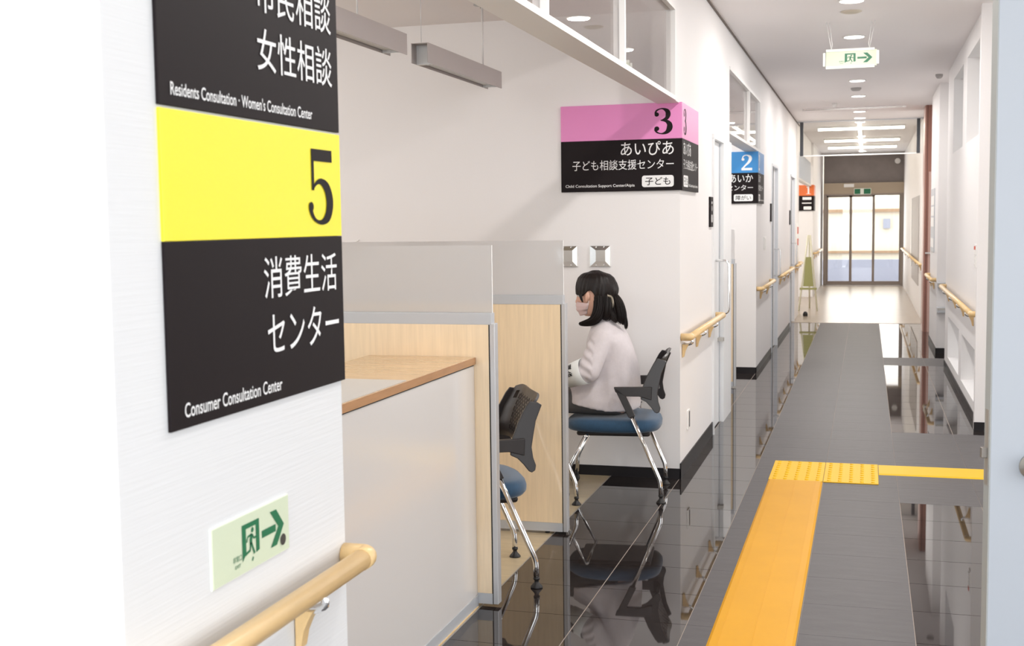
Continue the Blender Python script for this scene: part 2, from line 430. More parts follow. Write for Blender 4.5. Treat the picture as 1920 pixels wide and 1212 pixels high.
def wall(name, b, m=wallm): return struct(mk(name, b, m))
wall('wall_left', box(-1.10, WX, 1.41, 2.145, 0, CZ), wallp)                 # pier carrying the number 5 board
wall('wall_left', box(-4.6, -1.10, 1.41, 1.53, 0, CZ), wallp)
wall('wall_left', box(-1.10, WX, 2.145, 6.45, 2.56, CZ))                     # above the transom
wall('wall_left', box(-1.10, WX, 6.45, 6.60, 2.066, CZ))
W1 = wall('wall_left', box(-4.6, -1.10, 6.60, 6.75, 0, CZ))
wall('wall_left', box(-1.10, WX, 6.60, 8.03, 0, CZ))
wall('wall_left', box(-1.10, WX, 8.03, 9.08, 2.0, CZ))
wall('wall_left', box(-1.10, WX, 9.08, 11.75, 2.56, CZ))
wall('wall_left', box(-1.10, WX, 11.37, 11.75, 0, 2.066))
wall('wall_left', box(-3.2, -1.10, 11.37, 11.5, 0, CZ))
wall('wall_left', box(-1.10, WX, 11.75, 13.20, 0, CZ))
wall('wall_left', box(-1.10, WX, 13.20, 14.05, 2.03, CZ))
wall('wall_left', box(-1.10, WX, 14.05, 16.5, 0, CZ))
wall('wall_left', box(-1.10, WX, 16.5, 17.4, 2.03, CZ))
wall('wall_left', box(-1.10, WX, 17.4, 18.6, 0, CZ))
wall('wall_left', box(-3.0, -.95, 22.9, 27.0, 0, CZ))
wall('wall_left', box(-1.10, -.99, 18.6, 22.9, 2.45, CZ))
wall('wall_left', box(-3.1, -3.0, 17.3, 23, 0, CZ))
wall('wall_left', box(-4.7, -4.6, 1.41, 6.75, 0, CZ))
wall('wall_left', box(-3.3, -3.2, 9.1, 11.5, 0, CZ))
wall('wall_left', box(-3.2, -1.10, 8.96, 9.08, 0, CZ))

# right side
def wall_holes(name, x0, x1, y0, y1, holes, m):
    bm = bmesh.new()
    ys = sorted({y0, y1, *[h[0] for h in holes], *[h[1] for h in holes]})
    for a, b in zip(ys, ys[1:]):
        zz = sorted([(h[2], h[3]) for h in holes if h[0] <= a and h[1] >= b]); z = 0
        for lo, hi in zz: B(bm, x0, x1, a, b, z, lo); z = hi
        B(bm, x0, x1, a, b, z, CZ)
    return wall(name, bm, m)
wall_holes('wall_right', RX, .93, 8.64, 12.33, [(8.86, 10.24, .13, .50), (10.50, 11.88, .13, .51), (8.87, 10.10, 2.0, 2.66), (10.48, 11.60, 2.0, 2.66)], wallm)
wall('wall_right', box(.706, .93, 8.56, 8.64, 0, CZ))
wall('wall_right', box(.93, 1.0, 12.33, 13.4, 0, CZ))
wall('wall_right', box(.93, 4.6, 8.58, 8.84, 0, CZ))
wall('wall_right', box(.712, 1.0, 13.4, 14.9, 0, CZ))
wall('wall_right', box(.83, 1.0, 14.9, 16.0, 0, CZ))
wall('wall_right', box(.745, 1.0, 16.5, 27, 0, CZ))
wall('wall_right', box(4.6, 4.7, 2.3, 8.84, 0, CZ))
wall('wall_right', box(2.2, 4.7, 2.2, 2.3, 0, CZ))
wall('wall_far', box(-1.0, .80, 27.0, 27.25, 2.80, CZ))
wall('wall_far', box(-3.0, -.92, 27.0, 27.25, 0, CZ))
wall('wall_far', box(.745, 2.5, 27.0, 27.25, 0, CZ))

def base(x0, x1, y0, y1, z1=.058): return struct(mk('baseboard_left', box(x0, x1, y0, y1, 0, z1), basem))
base(-4.5, WX+.004, 6.594, 6.60); base(-.981, WX+.006, 6.594, 8.03, .088)
base(-3, WX+.004, 11.362, 11.37); base(-.981, WX+.006, 11.362, 13.19)
base(-.981, WX+.006, 14.1, 16.45)
for a in ((RX-.006, RX, 8.64, 12.33), (.702, 4.6, 8.554, 8.56), (.706, .93, 13.394, 13.40), (.706, .712, 13.394, 14.9)):
    struct(mk('baseboard_right', box(*a, 0, .058), basem))

# transoms: frame, mullions, panes
def transom(n, y0, y1, z0, z1, mull, x=-.98):
    w = struct(mk('window_%d' % n, prism(bmesh.new(), [(y0, z0), (y1, z0), (y1, z0+.022), (y0, z0+.022)], 'x', x-.12, x+.006), whitep))
    mk('window_frame', box(x-.12, x+.004, y0, y1, z1-.02, z1+.004), whitep, w)
    mk('window_frame', box(x-.12, x+.004, y1-.025, y1, z0+.022, z1-.02), whitep, w)
    e = [y0]+mull+[y1]
    for q in mull: mk('mullion', box(x-.045, x+.004, q-.012, q+.012, z0+.022, z1-.02), whitep, w)
    for a, b in zip(e, e[1:]): mk('pane', box(x-.026, x-.020, a+.012, b-.012, z0+.022, z1-.02), transg, w)
    return w
transom(1, 2.145, 6.45, 2.066, 2.555, [3.77, 5.05])
transom(2, 9.085, 11.75, 2.066, 2.555, [10.65])
# right wall: floor level windows, plus unseen upper panes added to light the reveals
for k, (y0, y1, zb, z1) in enumerate(((8.86, 10.24, .13, .50), (10.50, 11.88, .13, .51), (8.87, 10.10, 2.0, 2.66), (10.48, 11.60, 2.0, 2.66))):
    w = struct(mk('window_%d' % (3+k), box(.90, .925, y0, y1, zb, zb+.03), whitep))
    mk('window_frame', box(.90, .925, y0, y1, z1-.03, z1), whitep, w); mk('window_frame', box(.90, .925, y0, y0+.03, zb+.03, z1-.03), whitep, w)
    mk('window_frame', box(.90, .925, y1-.03, y1, zb+.03, z1-.03), whitep, w)
    mk('pane', box(.910, .916, y0+.03, y1-.03, zb+.03, z1-.03), frostm, w)

# shadow gap between the left wall and the ceiling
struct(mk('trim_1', box(WX, WX+.010, 2.2, 18.6, CZ-.012, CZ), mat('gap_trim', (.16, .13, .11), .6)))

# sliding door in the left wall
d1 = struct(mk('door_1', box(-1.02, -.995, 8.05, 8.90, .008, 1.965), doorw))
mk('door_frame', box(-1.10, -.965, 8.03, 8.055, 0, 1.967), doorw, d1)
mk('door_frame', box(-1.0995, -.965, 8.58, 9.08, 0, 1.967), doorw, d1)
mk('door_frame', box(-1.0995, -.965, 8.03, 9.08, 1.968, 1.999), doorw, d1)
mk('door_seal', box(-.994, -.99, 8.555, 8.58, .01, 1.965), alumb, d1)
bm = bmesh.new(); tube(bm, fillet([(-.995, 8.36, 1.155), (-.905, 8.36, 1.155), (-.905, 8.36, .79), (-.995, 8.36, .79)], .04), .009, 10)
mk('door_handle', bm, chrome, d1, smooth=True)
mk('door_lock', box(-.995, -.955, 8.47, 8.53, .585, .61), steel, d1)
def far_door(n, y0, y1, z1=2.03):
    d = struct(mk('door_%d' % n, box(-1.03, -1.0, y0+.04, y1-.04, .008, z1-.03), doorb))
    mk('door_frame', box(-1.0995, -.966, y0, y0+.10, 0, z1-.0305), doorb, d); mk('door_frame', box(-1.0995, -.966, y1-.04, y1, 0, z1-.0305), doorb, d)
    mk('door_frame', box(-1.0995, -.966, y0, y1, z1-.03, z1-.0005), doorb, d)
    mk('door_seal', box(-.966, -.962, y0+.002, y0+.05, 0, z1-.03), charm, d)
    bm = bmesh.new(); tube(bm, fillet([(-1, y1-.16, 1.1), (-.93, y1-.16, 1.1), (-.93, y1-.16, .8), (-1, y1-.16, .8)], .03), .009, 8)
    mk('door_handle', bm, chrome, d, smooth=True)
far_door(2, 13.20, 14.05); far_door(3, 16.5, 17.4)

# ------------------------------------------------------------------ automatic entrance at the far end
en = struct(mk('door_4', box(-.90, .745, 26.98, 27.04, 2.19, 2.82), darkp))
mk('header', box(-.90, .745, 26.90, 27.05, 1.96, 2.19), beigef, en)
for a in ((-.90, -.83), (.69, .745)): mk('door_frame', box(a[0], a[1], 26.9, 27.05, 0, 1.9295), brownf, en)
mk('door_frame', box(-.90, .745, 26.895, 27.05, 1.93, 1.9595), brownf, en)
for (a, b, y, zt) in ((-.83, -.33, 26.99, 1.93), (-.335, .14, 26.96, 1.93), (.13, .69, 26.99, 1.96)):
    lf = mk('door_leaf', box(a, b, y-.02, y+.02, .005, .09), brownf, en)
    mk('stile', box(a, a+.03, y-.02, y+.02, .09, zt), brownf, lf); mk('stile', box(b-.03, b, y-.02, y+.02, .09, zt), brownf, lf)
    mk('stile', box(a, b, y-.02, y+.02, zt-.04, zt), brownf, lf)
    mk('pane', box(a+.03, b-.03, y-.004, y+.004, .09, zt-.04), doorg, lf)
pl = Plane((0, 26.898, 0), (1, 0, 0), (0, 0, 1))
t = tag(mk('exit_sign', box(-.27, .08, 26.86, 26.90, 1.94, 2.07), glow2), 'small green exit sign on beige header above the far glass doors', 'sign')
p2 = Plane((-.27, 26.858, 1.94), (1, 0, 0), (0, 0, 1)); bm = bmesh.new()
fpoly(bm, p2, [(0.01, .01), (.13, .01), (.13, .12), (.01, .12)], 0); mk('exit_symbol', bm, exgrm, t, recalc=False)
bm = bmesh.new(); fpoly(bm, p2, [(.20, .01), (.34, .01), (.34, .12), (.20, .12)], 0); mk('exit_symbol', bm, exgrm, t, recalc=False)
tag(mk('notice_plate', box(-.48, -.27, 26.885, 26.90, 2.10, 2.17), whitep, bev=.003), 'small white notice plate on beige header over the far doors', 'plate')
bm = bmesh.new(); lathe(bm, [(.02, 0), (.055, .002), (.06, .015), (.055, .03)], seg=20)
bmesh.ops.rotate(bm, verts=bm.verts, cent=(0, 0, 0), matrix=Matrix.Rotation(PI/2, 3, 'X')); bmesh.ops.translate(bm, verts=bm.verts, vec=(.611, 26.975, 2.635))
tag(mk('wall_clock', bm, whitep), 'round white disc on the dark panel above the far entrance', 'clock')

# outside, past the glass doors
struct(mk('floor', box(-12, 12, 27.25, 60, -.25, -.1), outg))
bd = tag(mk('building', box(-9, 9, 34, 40, -.1, 4.2), outw), 'sunlit cream building seen through the far glass doors', 'building')
mk('band', box(-9, 9, 33.9, 34, 1.60, 1.68), outr, bd); mk('band', box(-9, 9, 33.9, 34, .50, .56), outr, bd)
mk('vent', box(.42, .60, 33.9, 34, 1.16, 1.42), outg, bd)
tag(mk('garden_wall', box(-9, 9, 31, 31.2, -.2, .42), outg), 'low grey wall outside the far glass doors', 'wall')

# ------------------------------------------------------------------ signs
def board(name, x0, x1, y0, y1, z0, z1, m, parent): return mk(name, box(x0, x1, y0, y1, z0, z1), m, parent, bev=.001)
s5 = thing('sign_board', (WX, 1.85, 1.128), 'yellow and black number 5 consumer consultation board on the near white pier', 'sign')
b1 = board('panel', WX, WX+.006, 1.536, 2.152, 1.410, 1.603, yellowm, s5); b2 = board('panel', WX, WX+.006, 1.536, 2.152, 1.130, 1.4095, blackm, s5)
P5 = Plane((WX+.0065, 0, 1.43*(1-1.0104)), (0, 1.0104, 0), (0, 0, 1.0104))
digit('5', P5, 1.985, 2.095, 1.433, 1.569, blackm, s5)
text(P5, '消費生活', 1.812, 2.100, 1.309, 1.379, whitem, s5, .002); text(P5, 'センター', 1.820, 2.104, 1.214, 1.284, whitem, s5, .002)
text(P5, 'Consumer Consultation Center', 1.556, 1.866, 1.149, 1.171, whitem, s5, .01)
s4 = thing('sign_board', (WX, 1.85, 1.609), 'black consultation board cut off by the picture top, hung above the yellow number 5 board', 'sign')
board('panel', WX, WX+.006, 1.535, 2.151, 1.607, 1.893, blackm, s4); board('panel', WX, WX+.006, 1.535, 2.151, 1.8935, 2.085, greenb, s4)
text(P5, '市民相談', 1.812, 2.100, 1.783, 1.853, whitem, s4, .002); text(P5, '女性相談', 1.812, 2.100, 1.687, 1.757, whitem, s4, .002)
text(P5, "Residents Consultation · Women's Consultation Center", 1.548, 2.012, 1.621, 1.641, whitem, s4, .01)

def rrect(bm, pl, u0, u1, v0, v1, r, h):
    q = []
    for cx, cy_, a0 in ((u1-r, v1-r, 0), (u0+r, v1-r, 90), (u0+r, v0+r, 180), (u1-r, v0+r, 270)):
        for k in range(6):
            a = math.radians(a0+k*18); q.append((cx+r*math.cos(a), cy_+r*math.sin(a)))
    fpoly(bm, pl, q, h)
def corner_sign(label, Y, cm, dg, dm, l1, l2, l3, eng, w1, w2, zt=2.071):
    """two boards meeting at the wall corner (faces -Y and +X)"""
    s = thing('sign_board', (WX, Y, zt-.474), label, 'sign'); zb = zt-.474; zs = zt-.194; T = .016
    board('panel', WX-.66, WX+T, Y-T, Y, zs, zt, cm, s); board('panel', WX-.66, WX+T, Y-T, Y, zb, zs-.0005, blackm, s)
    board('panel', WX, WX+T, Y, Y+.645, zs, zt, cm, s); board('panel', WX, WX+T, Y, Y+.645, zb, zs-.0005, blackm, s)
    F = Plane((WX, Y-T, zb), (1, 0, 0), (0, 0, 1)); G = Plane((WX+T, Y, zb), (0, 1, 0), (0, 0, 1))
    digit(dg, F, -.145, -.030, .303, .447, dm, s); digit(dg, G, .035, .15, .303, .447, dm, s)
    for pl_, a in ((F, None), (G, 1)):
        def X(r0, r1): return (r0, r1) if a is None else (.03, .03+(r1-r0))
        u = X(-.030-w1, -.030); text(pl_, l1, *u, .193, .268, whitem, s, .004)
        u = X(-.030-w2, -.030); text(pl_, l2, *u, .117, .172, whitem, s, .0)
        u = X(-.205, -.030); bm = bmesh.new(); rrect(bm, pl_, *u, .020, .083, .014, .0006); mk('badge', bm, whitem, s, recalc=False)
        text(pl_, l3, u[0]+.018, u[1]-.018, .030, .073, blackm, s, .008, .0012)
        if a is None: text(pl_, eng, -.635, -.245, .020, .040, whitem, s, .008)
        else: text(pl_, eng, .225, .60, .020, .040, whitem, s, .008)
    return s
corner_sign('pink and black number 3 child consultation board wrapping the wall corner', 6.60, pinkm, '3', blackm, 'あいぴあ', '子ども相談支援センター', '子ども', 'Child Consultation Support Center/Aipia', .292, .565)
corner_sign('blue and black number 2 board on the corner behind the white sliding door', 11.37, bluem, '2', whitem, 'あいか', '相談支援センター', '障がい', 'Consultation Support Center', .215, .485, 2.058)
s1 = thing('sign_board', (-1, 22.9, 1.58), 'small orange and black number 1 board far down the left wall', 'sign')
board('panel', -1.5, -.935, 22.885, 22.90, 1.86, 2.055, orangem, s1); board('panel', -1.5, -.935, 22.885, 22.90, 1.585, 1.8595, blackm, s1)
board('panel', -.95, -.935, 22.90, 23.5, 1.86, 2.055, orangem, s1); board('panel', -.95, -.935, 22.90, 23.5, 1.585, 1.8595, blackm, s1)
F = Plane((-.95, 22.885, 1.585), (1, 0, 0), (0, 0, 1))
digit('1', F, -.14, -.03, .305, .45, whitem, s1)
bm = bmesh.new(); rrect(bm, F, -.17, -.03, .02, .08, .014, .0006); rrect(bm, F, -.19, -.03, .20, .25, .004, .0006); rrect(bm, F, -.20, -.03, .13, .15, .004, .0006)
mk('badge', bm, whitem, s1, recalc=False)

# luminous exit plate on the near pier
e1 = thing('exit_sign', (WX, 1.77, .863), 'pale green glow-in-the-dark exit plate low on the near pier under the black board', 'sign')
mk('plate', box(WX, WX+.004, 1.642, 1.900, .8625, .957), glowm, e1)
mk('rim', box(WX, WX+.0028, 1.6395, 1.9020, .8605, .959), glow2, e1)
PE = Plane((WX+.004, 1.642, .8625), (0, 1, 0), (0, 0, 1))
exit_symbol(PE, lambda a, b: (a*.258, b*.0945), e1)
bm = bmesh.new(); disc(bm, PE, (.2335, .021), .010, .0014); mk('dot', bm, dotm, e1, recalc=False)
# hanging exit sign
EY = 9.0; e2 = thing('exit_sign', (-.115, EY, 2.50), 'hanging green and cream exit sign with right arrow on two wires', 'sign')
mk('plate', box(-.292, .055, EY-.006, EY+.006, 2.505, 2.618), glowm, e2, bev=.001)
mk('rail', box(-.292, .040, EY-.012, EY+.012, 2.612, 2.630), glow2, e2); mk('rail', box(-.292, .040, EY-.012, EY+.012, 2.493, 2.511), glow2, e2)
mk('end_cap', box(-.312, -.296, EY-.01, EY+.01, 2.513, 2.607), glow2, e2); mk('end_cap', box(.052, .070, EY-.01, EY+.01, 2.516, 2.610), glow2, e2)
PX = Plane((-.292, EY-.0065, 2.511), (1, 0, 0), (0, 0, 1))
exit_symbol(PX, lambda a, b: (.012+a*.33, b*.102), e2, .001)
for cxx, dx in ((-.255, -.018), (.005, .018)):
    for k in (0, 1):
        bm = bmesh.new(); tube(bm, [(cxx+dx*(1.4)+k*.022-.011, EY, CZ), (cxx+k*.012-.006, EY, 2.66), (cxx, EY, 2.63)], .0028, 8); mk('wire', bm, whitep, e2, smooth=True)

# ------------------------------------------------------------------ lamps and ceiling fittings
dl = None; DLP = 17.5
def downlight(y, r=.075):
    global dl
    if dl is None:
        dl = thing('downlight', (0, 0, CZ), 'x', 'ceiling light')
        bm = bmesh.new(); lathe(bm, [(r+.012, 0), (r+.014, -.004), (r, -.006), (r-.002, -.001)], seg=28); local(mk('trim_ring', bm, whitep, dl, smooth=True)).location = (0, 0, 0)
        bm = bmesh.new(); lathe(bm, [(r-.001, -.0065), (r*.5, -.009), (.001, -.0095)], seg=28); local(mk('diffuser', bm, lampm, dl, smooth=True))
        for c in dl.children: c.location = (0, 0, 0)
        l = bpy.data.lights.new('lamp', 'AREA'); l.shape = 'DISK'; l.size = .13; l.energy = DLP; l.color = (1, .965, .93)
        lo = bpy.data.objects.new('lamp', l); COL.objects.link(lo); lo.parent = dl; lo.location = (0, 0, -.012)
        o = dl
    else:
        o = dl.copy(); COL.objects.link(o)
        for c in dl.children:
            k = c.copy(); COL.objects.link(k); k.parent = o
    o.location = (-.108, y, CZ)
    return o
labs = ['large round downlight cut by the picture top above the hanging exit sign', 'round downlight just above the hanging exit sign', 'round downlight just below the hanging exit sign',
        'round downlight beside the grey smoke detector, far side', 'round downlight in front of the ceiling slot near the glass screen', 'small farthest round downlight right before the glass smoke screen']
for y, lb in zip((8.15, 9.75, 12.83, 14.43, 16.5, 17.55), labs): tag(downlight(y), lb, 'ceiling light', 'corridor downlights')
for y, lb in ((3.2, 'added unseen downlight over the near corridor'), (4.4, 'added unseen downlight over the near booth opening'), (5.6, 'added unseen downlight over the corridor beside the consultation booths')):  # extra downlights above the view, added to brighten the booths
    tag(downlight(y), lb, 'ceiling light', 'corridor downlights')
bm = bmesh.new(); lathe(bm, [(.07, 0), (.07, -.004), (.045, -.012), (.002, -.013)], (-.116, 8.57, CZ)); tag(mk('ceiling_speaker', bm, mat('cream', (.62, .56, .46), .6), smooth=True), 'flat beige disc on the ceiling between the first two downlights', 'speaker')
bm = bmesh.new(); lathe(bm, [(.055, 0), (.055, -.012), (.04, -.03), (.002, -.032)], (-.126, 13.55, CZ)); tag(mk('smoke_detector', bm, mat('greyplastic', (.42, .40, .39), .5), smooth=True), 'grey domed smoke detector between two downlights', 'detector')
bm = bmesh.new(); lathe(bm, [(.03, 0), (.03, -.02), (.02, -.045), (.002, -.047)], (-.388, 15.24, CZ)); tag(mk('sprinkler', bm, whitep, smooth=True), 'small white ceiling knob left of the far downlights', 'sprinkler')
bm = bmesh.new(); lathe(bm, [(.035, 0), (.035, -.02), (.02, -.04), (.002, -.041)], (.66, 12.6, CZ)); tag(mk('ceiling_sensor', bm, mat('greyplastic', (.42, .40, .39), .5), smooth=True), 'small grey sensor on the ceiling near the right wall', 'sensor')
tr = tag(mk('shutter_slot', box(-.80, .45, 15.82, 15.98, CZ-.012, CZ), mat('slot_metal', (.66, .60, .58), .25, metal=.6)), 'long shiny metal shutter slot across the ceiling', 'shutter')
mk('slot', box(-.76, .41, 15.88, 15.92, CZ-.0135, CZ-.012), mat('slot_dark', (.2, .17, .16), .4), tr)
# glass smoke screen
sc_ = thing('smoke_screen', (-.1, 17.9, 2.33), 'clear glass smoke screen hanging across the corridor ceiling between dark posts', 'screen')
mk('pane', box(-.93, .745, 17.895, 17.905, 2.335, 2.815), smokeg, sc_)
mk('rail', box(-.97, .745, 17.88, 17.92, 2.805, CZ), alum, sc_); mk('rail', box(-.97, .745, 17.885, 17.915, 2.325, 2.34), whitep, sc_)
mk('post', box(-.93, -.885, 17.87, 17.93, 2.33, 2.81), charm, sc_); mk('post', box(.655, .70, 17.87, 17.93, 2.33, 2.81), charm, sc_)
# bar lights beyond
bl = None
for y, lb in ((19.0, 'long bright ceiling bar lamp nearest behind the glass screen'), (21.9, 'second bright ceiling bar lamp behind the glass screen'), (24.0, 'third bright ceiling bar lamp, farthest behind the glass screen')):
    if bl is None:
        bl = thing('bar_lamp', (0, 0, 0), lb, 'ceiling light', 'bar lamps behind the smoke screen')
        mk('housing', box(-.64, .64, -.045, .045, -.03, 0), whitep, bl); bm = bmesh.new(); tube(bm, [(-.62, 0, -.035), (.62, 0, -.035)], .026, 12); mk('tube', bm, barm, bl, smooth=True); o = bl
    else:
        o = bl.copy(); COL.objects.link(o); o['label'] = lb
        for c in bl.children: k = c.copy(); COL.objects.link(k); k.parent = o
    o.location = (-.10, y, CZ)
t = thing('strip_lamp', (-.13, 22, CZ), 'bright strip lamp running lengthwise down the far corridor ceiling', 'ceiling light')
for a, b in ((18.1, 18.93), (19.07, 21.83), (21.97, 23.93), (24.07, 25.6)):
    mk('housing', box(-.15, -.09, a, b, CZ-.02, CZ), whitep, t); mk('tube', box(-.14, -.10, a, b, CZ-.032, CZ-.02), barm, t)

# suspended linear lamps in the consultation room
def hanging_lamp(y0, y1, label, wires):
    X1, X2, z0, z1 = -1.885, -1.965, 2.150, 2.238
    t = thing('pendant_lamp', (-1.93, y0, z0), label, 'pendant light', 'grey linear pendants over the booths')
    bm = bmesh.new(); tk = .003
    for a in ((X1-tk, X1, y0, y1, z0, z1), (X2, X2+tk, y0, y1, z0, z1), (X2+tk, X1-tk, y0, y1, z1-tk, z1)): B(bm, *a)
    mk('housing', bm, lumm, t)
    mk('diffuser', box(X2+.008, X1-.008, y0+.09, y1-.09, z0+.012, z0+.016), diffm, t)
    mk('end_plate', box(X2+tk, X1-tk, y0+.06, y0+.09, z0, z1-tk), diffm, t); mk('end_plate', box(X2+tk, X1-tk, y1-.09, y1-.085, z0-.001, z0+.02), diffm, t)
    for (yy, th) in wires:
        bm = bmesh.new(); tube(bm, [(-1.925, yy, z1), (-1.925, yy, RZ)], .0012 if th else .0035, 6); mk('wire', bm, alum if th else whitep, t, smooth=True)
    return t
l1_ = hanging_lamp(3.55, 4.88, 'grey linear pendant nearest the black board, partly hidden by it', [(4.45, 0), (3.8, 1)])
l2_ = hanging_lamp(5.135, 6.27, 'grey linear pendant left of the transom, open end facing us', [(5.16, 1), (6.08, 1), (6.06, 0)])
bm = bmesh.new(); lathe(bm, [(.045, 0), (.045, -.008), (.012, -.010), (.012, -.022)], (-1.925, 6.07, RZ), 20); mk('ceiling_rose', bm, mat('greyplastic2', (.36, .36, .35), .5), l2_, smooth=True)
bm = bmesh.new(); lathe(bm, [(.045, 0), (.045, -.008), (.012, -.010), (.012, -.022)], (-1.925, 4.45, RZ), 20); mk('ceiling_rose', bm, MATS['greyplastic2'], l1_, smooth=True)

# ------------------------------------------------------------------ booth partitions, counter
def partition(Y, x0, x1, label, th=.04, zb=.012):
    t = thing('booth_partition', (x1, Y, 0), label, 'partition', 'maple booth partitions with clear tops')
    mk('panel', box(x0, x1-.022, Y, Y+th, .052, 1.060), maplem, t, bev=.001)
    mk('seam', box(x1-.0235, x1-.0185, Y-.0005, Y+th+.0005, .013, 1.060), blackr, t)
    mk('post', box(x1-.019, x1, Y-.001, Y+th+.001, zb, 1.064), alum, t, bev=.0015)
    mk('cap_rail', box(x0, x1-.012, Y-.001, Y+th+.001, 1.060, 1.102), alumb, t, bev=.001)
    mk('base_rail', box(x0, x1-.022, Y-.001, Y+th+.001, zb, .052), alumb, t)
    mk('acrylic_screen', box(x0, x1-.014, Y+th/2-.003, Y+th/2+.003, 1.102, 1.350), acrylf, t)
    mk('screen_edge', box(x1-.0145, x1-.012, Y+th/2-.003, Y+th/2+.003, 1.102, 1.350), maskr, t)
    for xx in (x1-.10, x0+.2):
        bm = bmesh.new(); lathe(bm, [(.012, 0), (.012, .004), (.005, .005), (.005, zb)], (xx, Y+th/2, 0), 12); mk('foot', bm, blackr, t)
    return t
partition(4.200, -2.75, -1.303, 'near maple partition with clear top, closing the white counter')
partition(5.285, -2.75, -1.303, 'second maple partition with clear top, in front of the seated woman')
partition(10.36, -2.4, -1.062, 'narrow sliver of maple partition beside the white sliding door')

ct = thing('reception_counter', (-1.383, 3.2, 0), 'white fronted counter with brown wooden top below the number 5 board', 'counter')
mk('front_panel', box(-1.405, -1.383, 1.55, 4.198, .045, .908), panelw, ct, bev=.001)
mk('plinth', box(-1.403, -1.380, 1.55, 4.198, 0, .045), alumb, ct)
mk('plinth_edge', box(-1.380, -1.377, 1.55, 4.19, 0, .004), woodm, ct)
mk('shadow_gap', box(-1.42, -1.386, 1.55, 4.198, .908, .913), blackr, ct)
mk('worktop', box(-1.80, -1.379, 1.55, 4.197, .913, .940), [topm], ct, bev=.001)
mk('edge_band', box(-1.379, -1.3765, 1.55, 4.197, .914, .939), edgem, ct)
mk('side_panel', box(-1.79, -1.77, 1.55, 4.197, 0, .912), panelw, ct)
tag(mk('grey_sheet', box(-1.72, -1.385, 2.3, 3.52, .940, .942), sheetm), 'grey sheet lying on the brown counter top', 'mat')  # flat grey sheet over part of the worktop

# ------------------------------------------------------------------ handrails
def handrail(x, y0, y1, z, sgn, nb, label, r=.0195, wallx=None, ends=(1, 1), brk=None, cat='handrail', group='wooden corridor handrails'):
    """rail along Y at distance from wall; sgn +1: wall lies towards -X"""
    wx = wallx if wallx is not None else x-sgn*.05
    t = thing('handrail', (wx, y0, z), label, cat, group)
    bm = bmesh.new(); tube(bm, [(x, y0+(.03 if ends[0] else 0), z), (x, y1-(.03 if ends[1] else 0), z)], r, 16); mk('rail', bm, woodm, t, smooth=True)
    for e, yy, s in ((ends[0], y0, 1), (ends[1], y1, -1)):
        if e:
            bm = bmesh.new(); pts = fillet([(x, yy+s*.032, z), (x, yy, z), (wx, yy, z)], .028, 6); tube(bm, pts, r*1.06, 16); mk('elbow', bm, woodm, t, smooth=True)
    for yy in (brk or [y0+(y1-y0)*(k+.5)/nb for k in range(nb)]):
        # tapered wooden bracket with a chrome saddle
        bm = bmesh.new(); d = sgn
        prof = [(wx, z-.045), (wx+d*.036, z-.045), (wx+d*.026, z-.062), (wx+d*.016, z-.085), (wx+d*.010, z-.115), (wx, z-.118)]
        prism(bm, prof, 'y', yy-.014, yy+.014); b = mk('bracket', bm, woodm, t, bev=.002)
        bm = bmesh.new(); tube(bm, smoothpts([(wx, yy, z-.040), (wx+d*.030, yy, z-.045), (x+d*.004, yy, z-.034), (x, yy, z-r)], 4), .0045, 8, 1, 1.8)
        mk('saddle', bm, chrome, b, smooth=True)
    return t
handrail(-.928, .95, 2.135, .787, 1, 2, 'thick wooden handrail on the near pier, biggest in view', r=.0205, ends=(0, 1), brk=[1.35, 1.93])
handrail(-.928, 6.63, 8.22, .790, 1, 3, 'wooden handrail between the number 3 corner and the sliding door', brk=[6.68, 7.25, 7.85], ends=(1, 1))
handrail(-.928, 11.40, 12.95, .790, 1, 2, 'short wooden handrail under the number 2 board corner')
handrail(-.928, 14.1, 16.45, .785, 1, 3, 'wooden handrail between the two far grey doors')
handrail(-.928, 17.45, 18.6, .78, 1, 2, 'short wooden handrail below the far notice strip')
handrail(-.895, 22.95, 25.8, .80, 1, 3, 'farthest wooden handrail on the left, next to the glass doors')
handrail(.685, 8.68, 12.2, .775, -1, 4, 'wooden handrail on the right wall above the floor-level windows', wallx=.735)
handrail(.665, 13.55, 14.8, .77, -1, 2, 'short wooden handrail right of the copper pillar', wallx=.712)
handrail(.69, 17.1, 26.2, .80, -1, 5, 'long far wooden handrail on the right wall by the glass doors', wallx=.745)

# ------------------------------------------------------------------ wall fittings
def wallbox(x0, x1, label):
    t = thing('light_box', ((x0+x1)/2, 6.60, 1.183), label, 'wall fixture', 'square steel boxes on the back wall')
    z0, z1, Y = 1.183, 1.297, 6.6
    bm = bmesh.new(); c = (x0+x1)/2; zc = (z0+z1)/2
    o = [(x0, z0), (x1, z0), (x1, z1), (x0, z1)]; i = [(x0+.030, z0+.028), (x1-.030, z0+.028), (x1-.030, z1-.024), (x0+.030, z1-.024)]
    vo = [bm.verts.new((p[0], Y-.012, p[1])) for p in o]; vi = [bm.verts.new((p[0], Y-.001, p[1])) for p in i]; vb = [bm.verts.new((p[0], Y, p[1])) for p in o]
    for k in range(4):
        bm.faces.new((vo[k], vo[(k+1) % 4], vi[(k+1) % 4], vi[k])); bm.faces.new((vb[k], vb[(k+1) % 4], vo[(k+1) % 4], vo[k]))
    bm.faces.new(vi); mk('dish', bm, mat('box_steel', (.74, .74, .72), .22, metal=.85), t)
    bm = bmesh.new()
    for a in (x0-.003, x1): B(bm, a, a+.003, Y-.014, Y, z0, z1)
    mk('rim', bm, whitep, t)
    for zz in (z0+.008, z1-.008):
        for xx in (c-.022, c+.022):
            bm = bmesh.new(); ellip(bm, (xx, Y-.012, zz), (.005, .004, .005), None, 8, 6); mk('screw', bm, chrome, t, smooth=True)
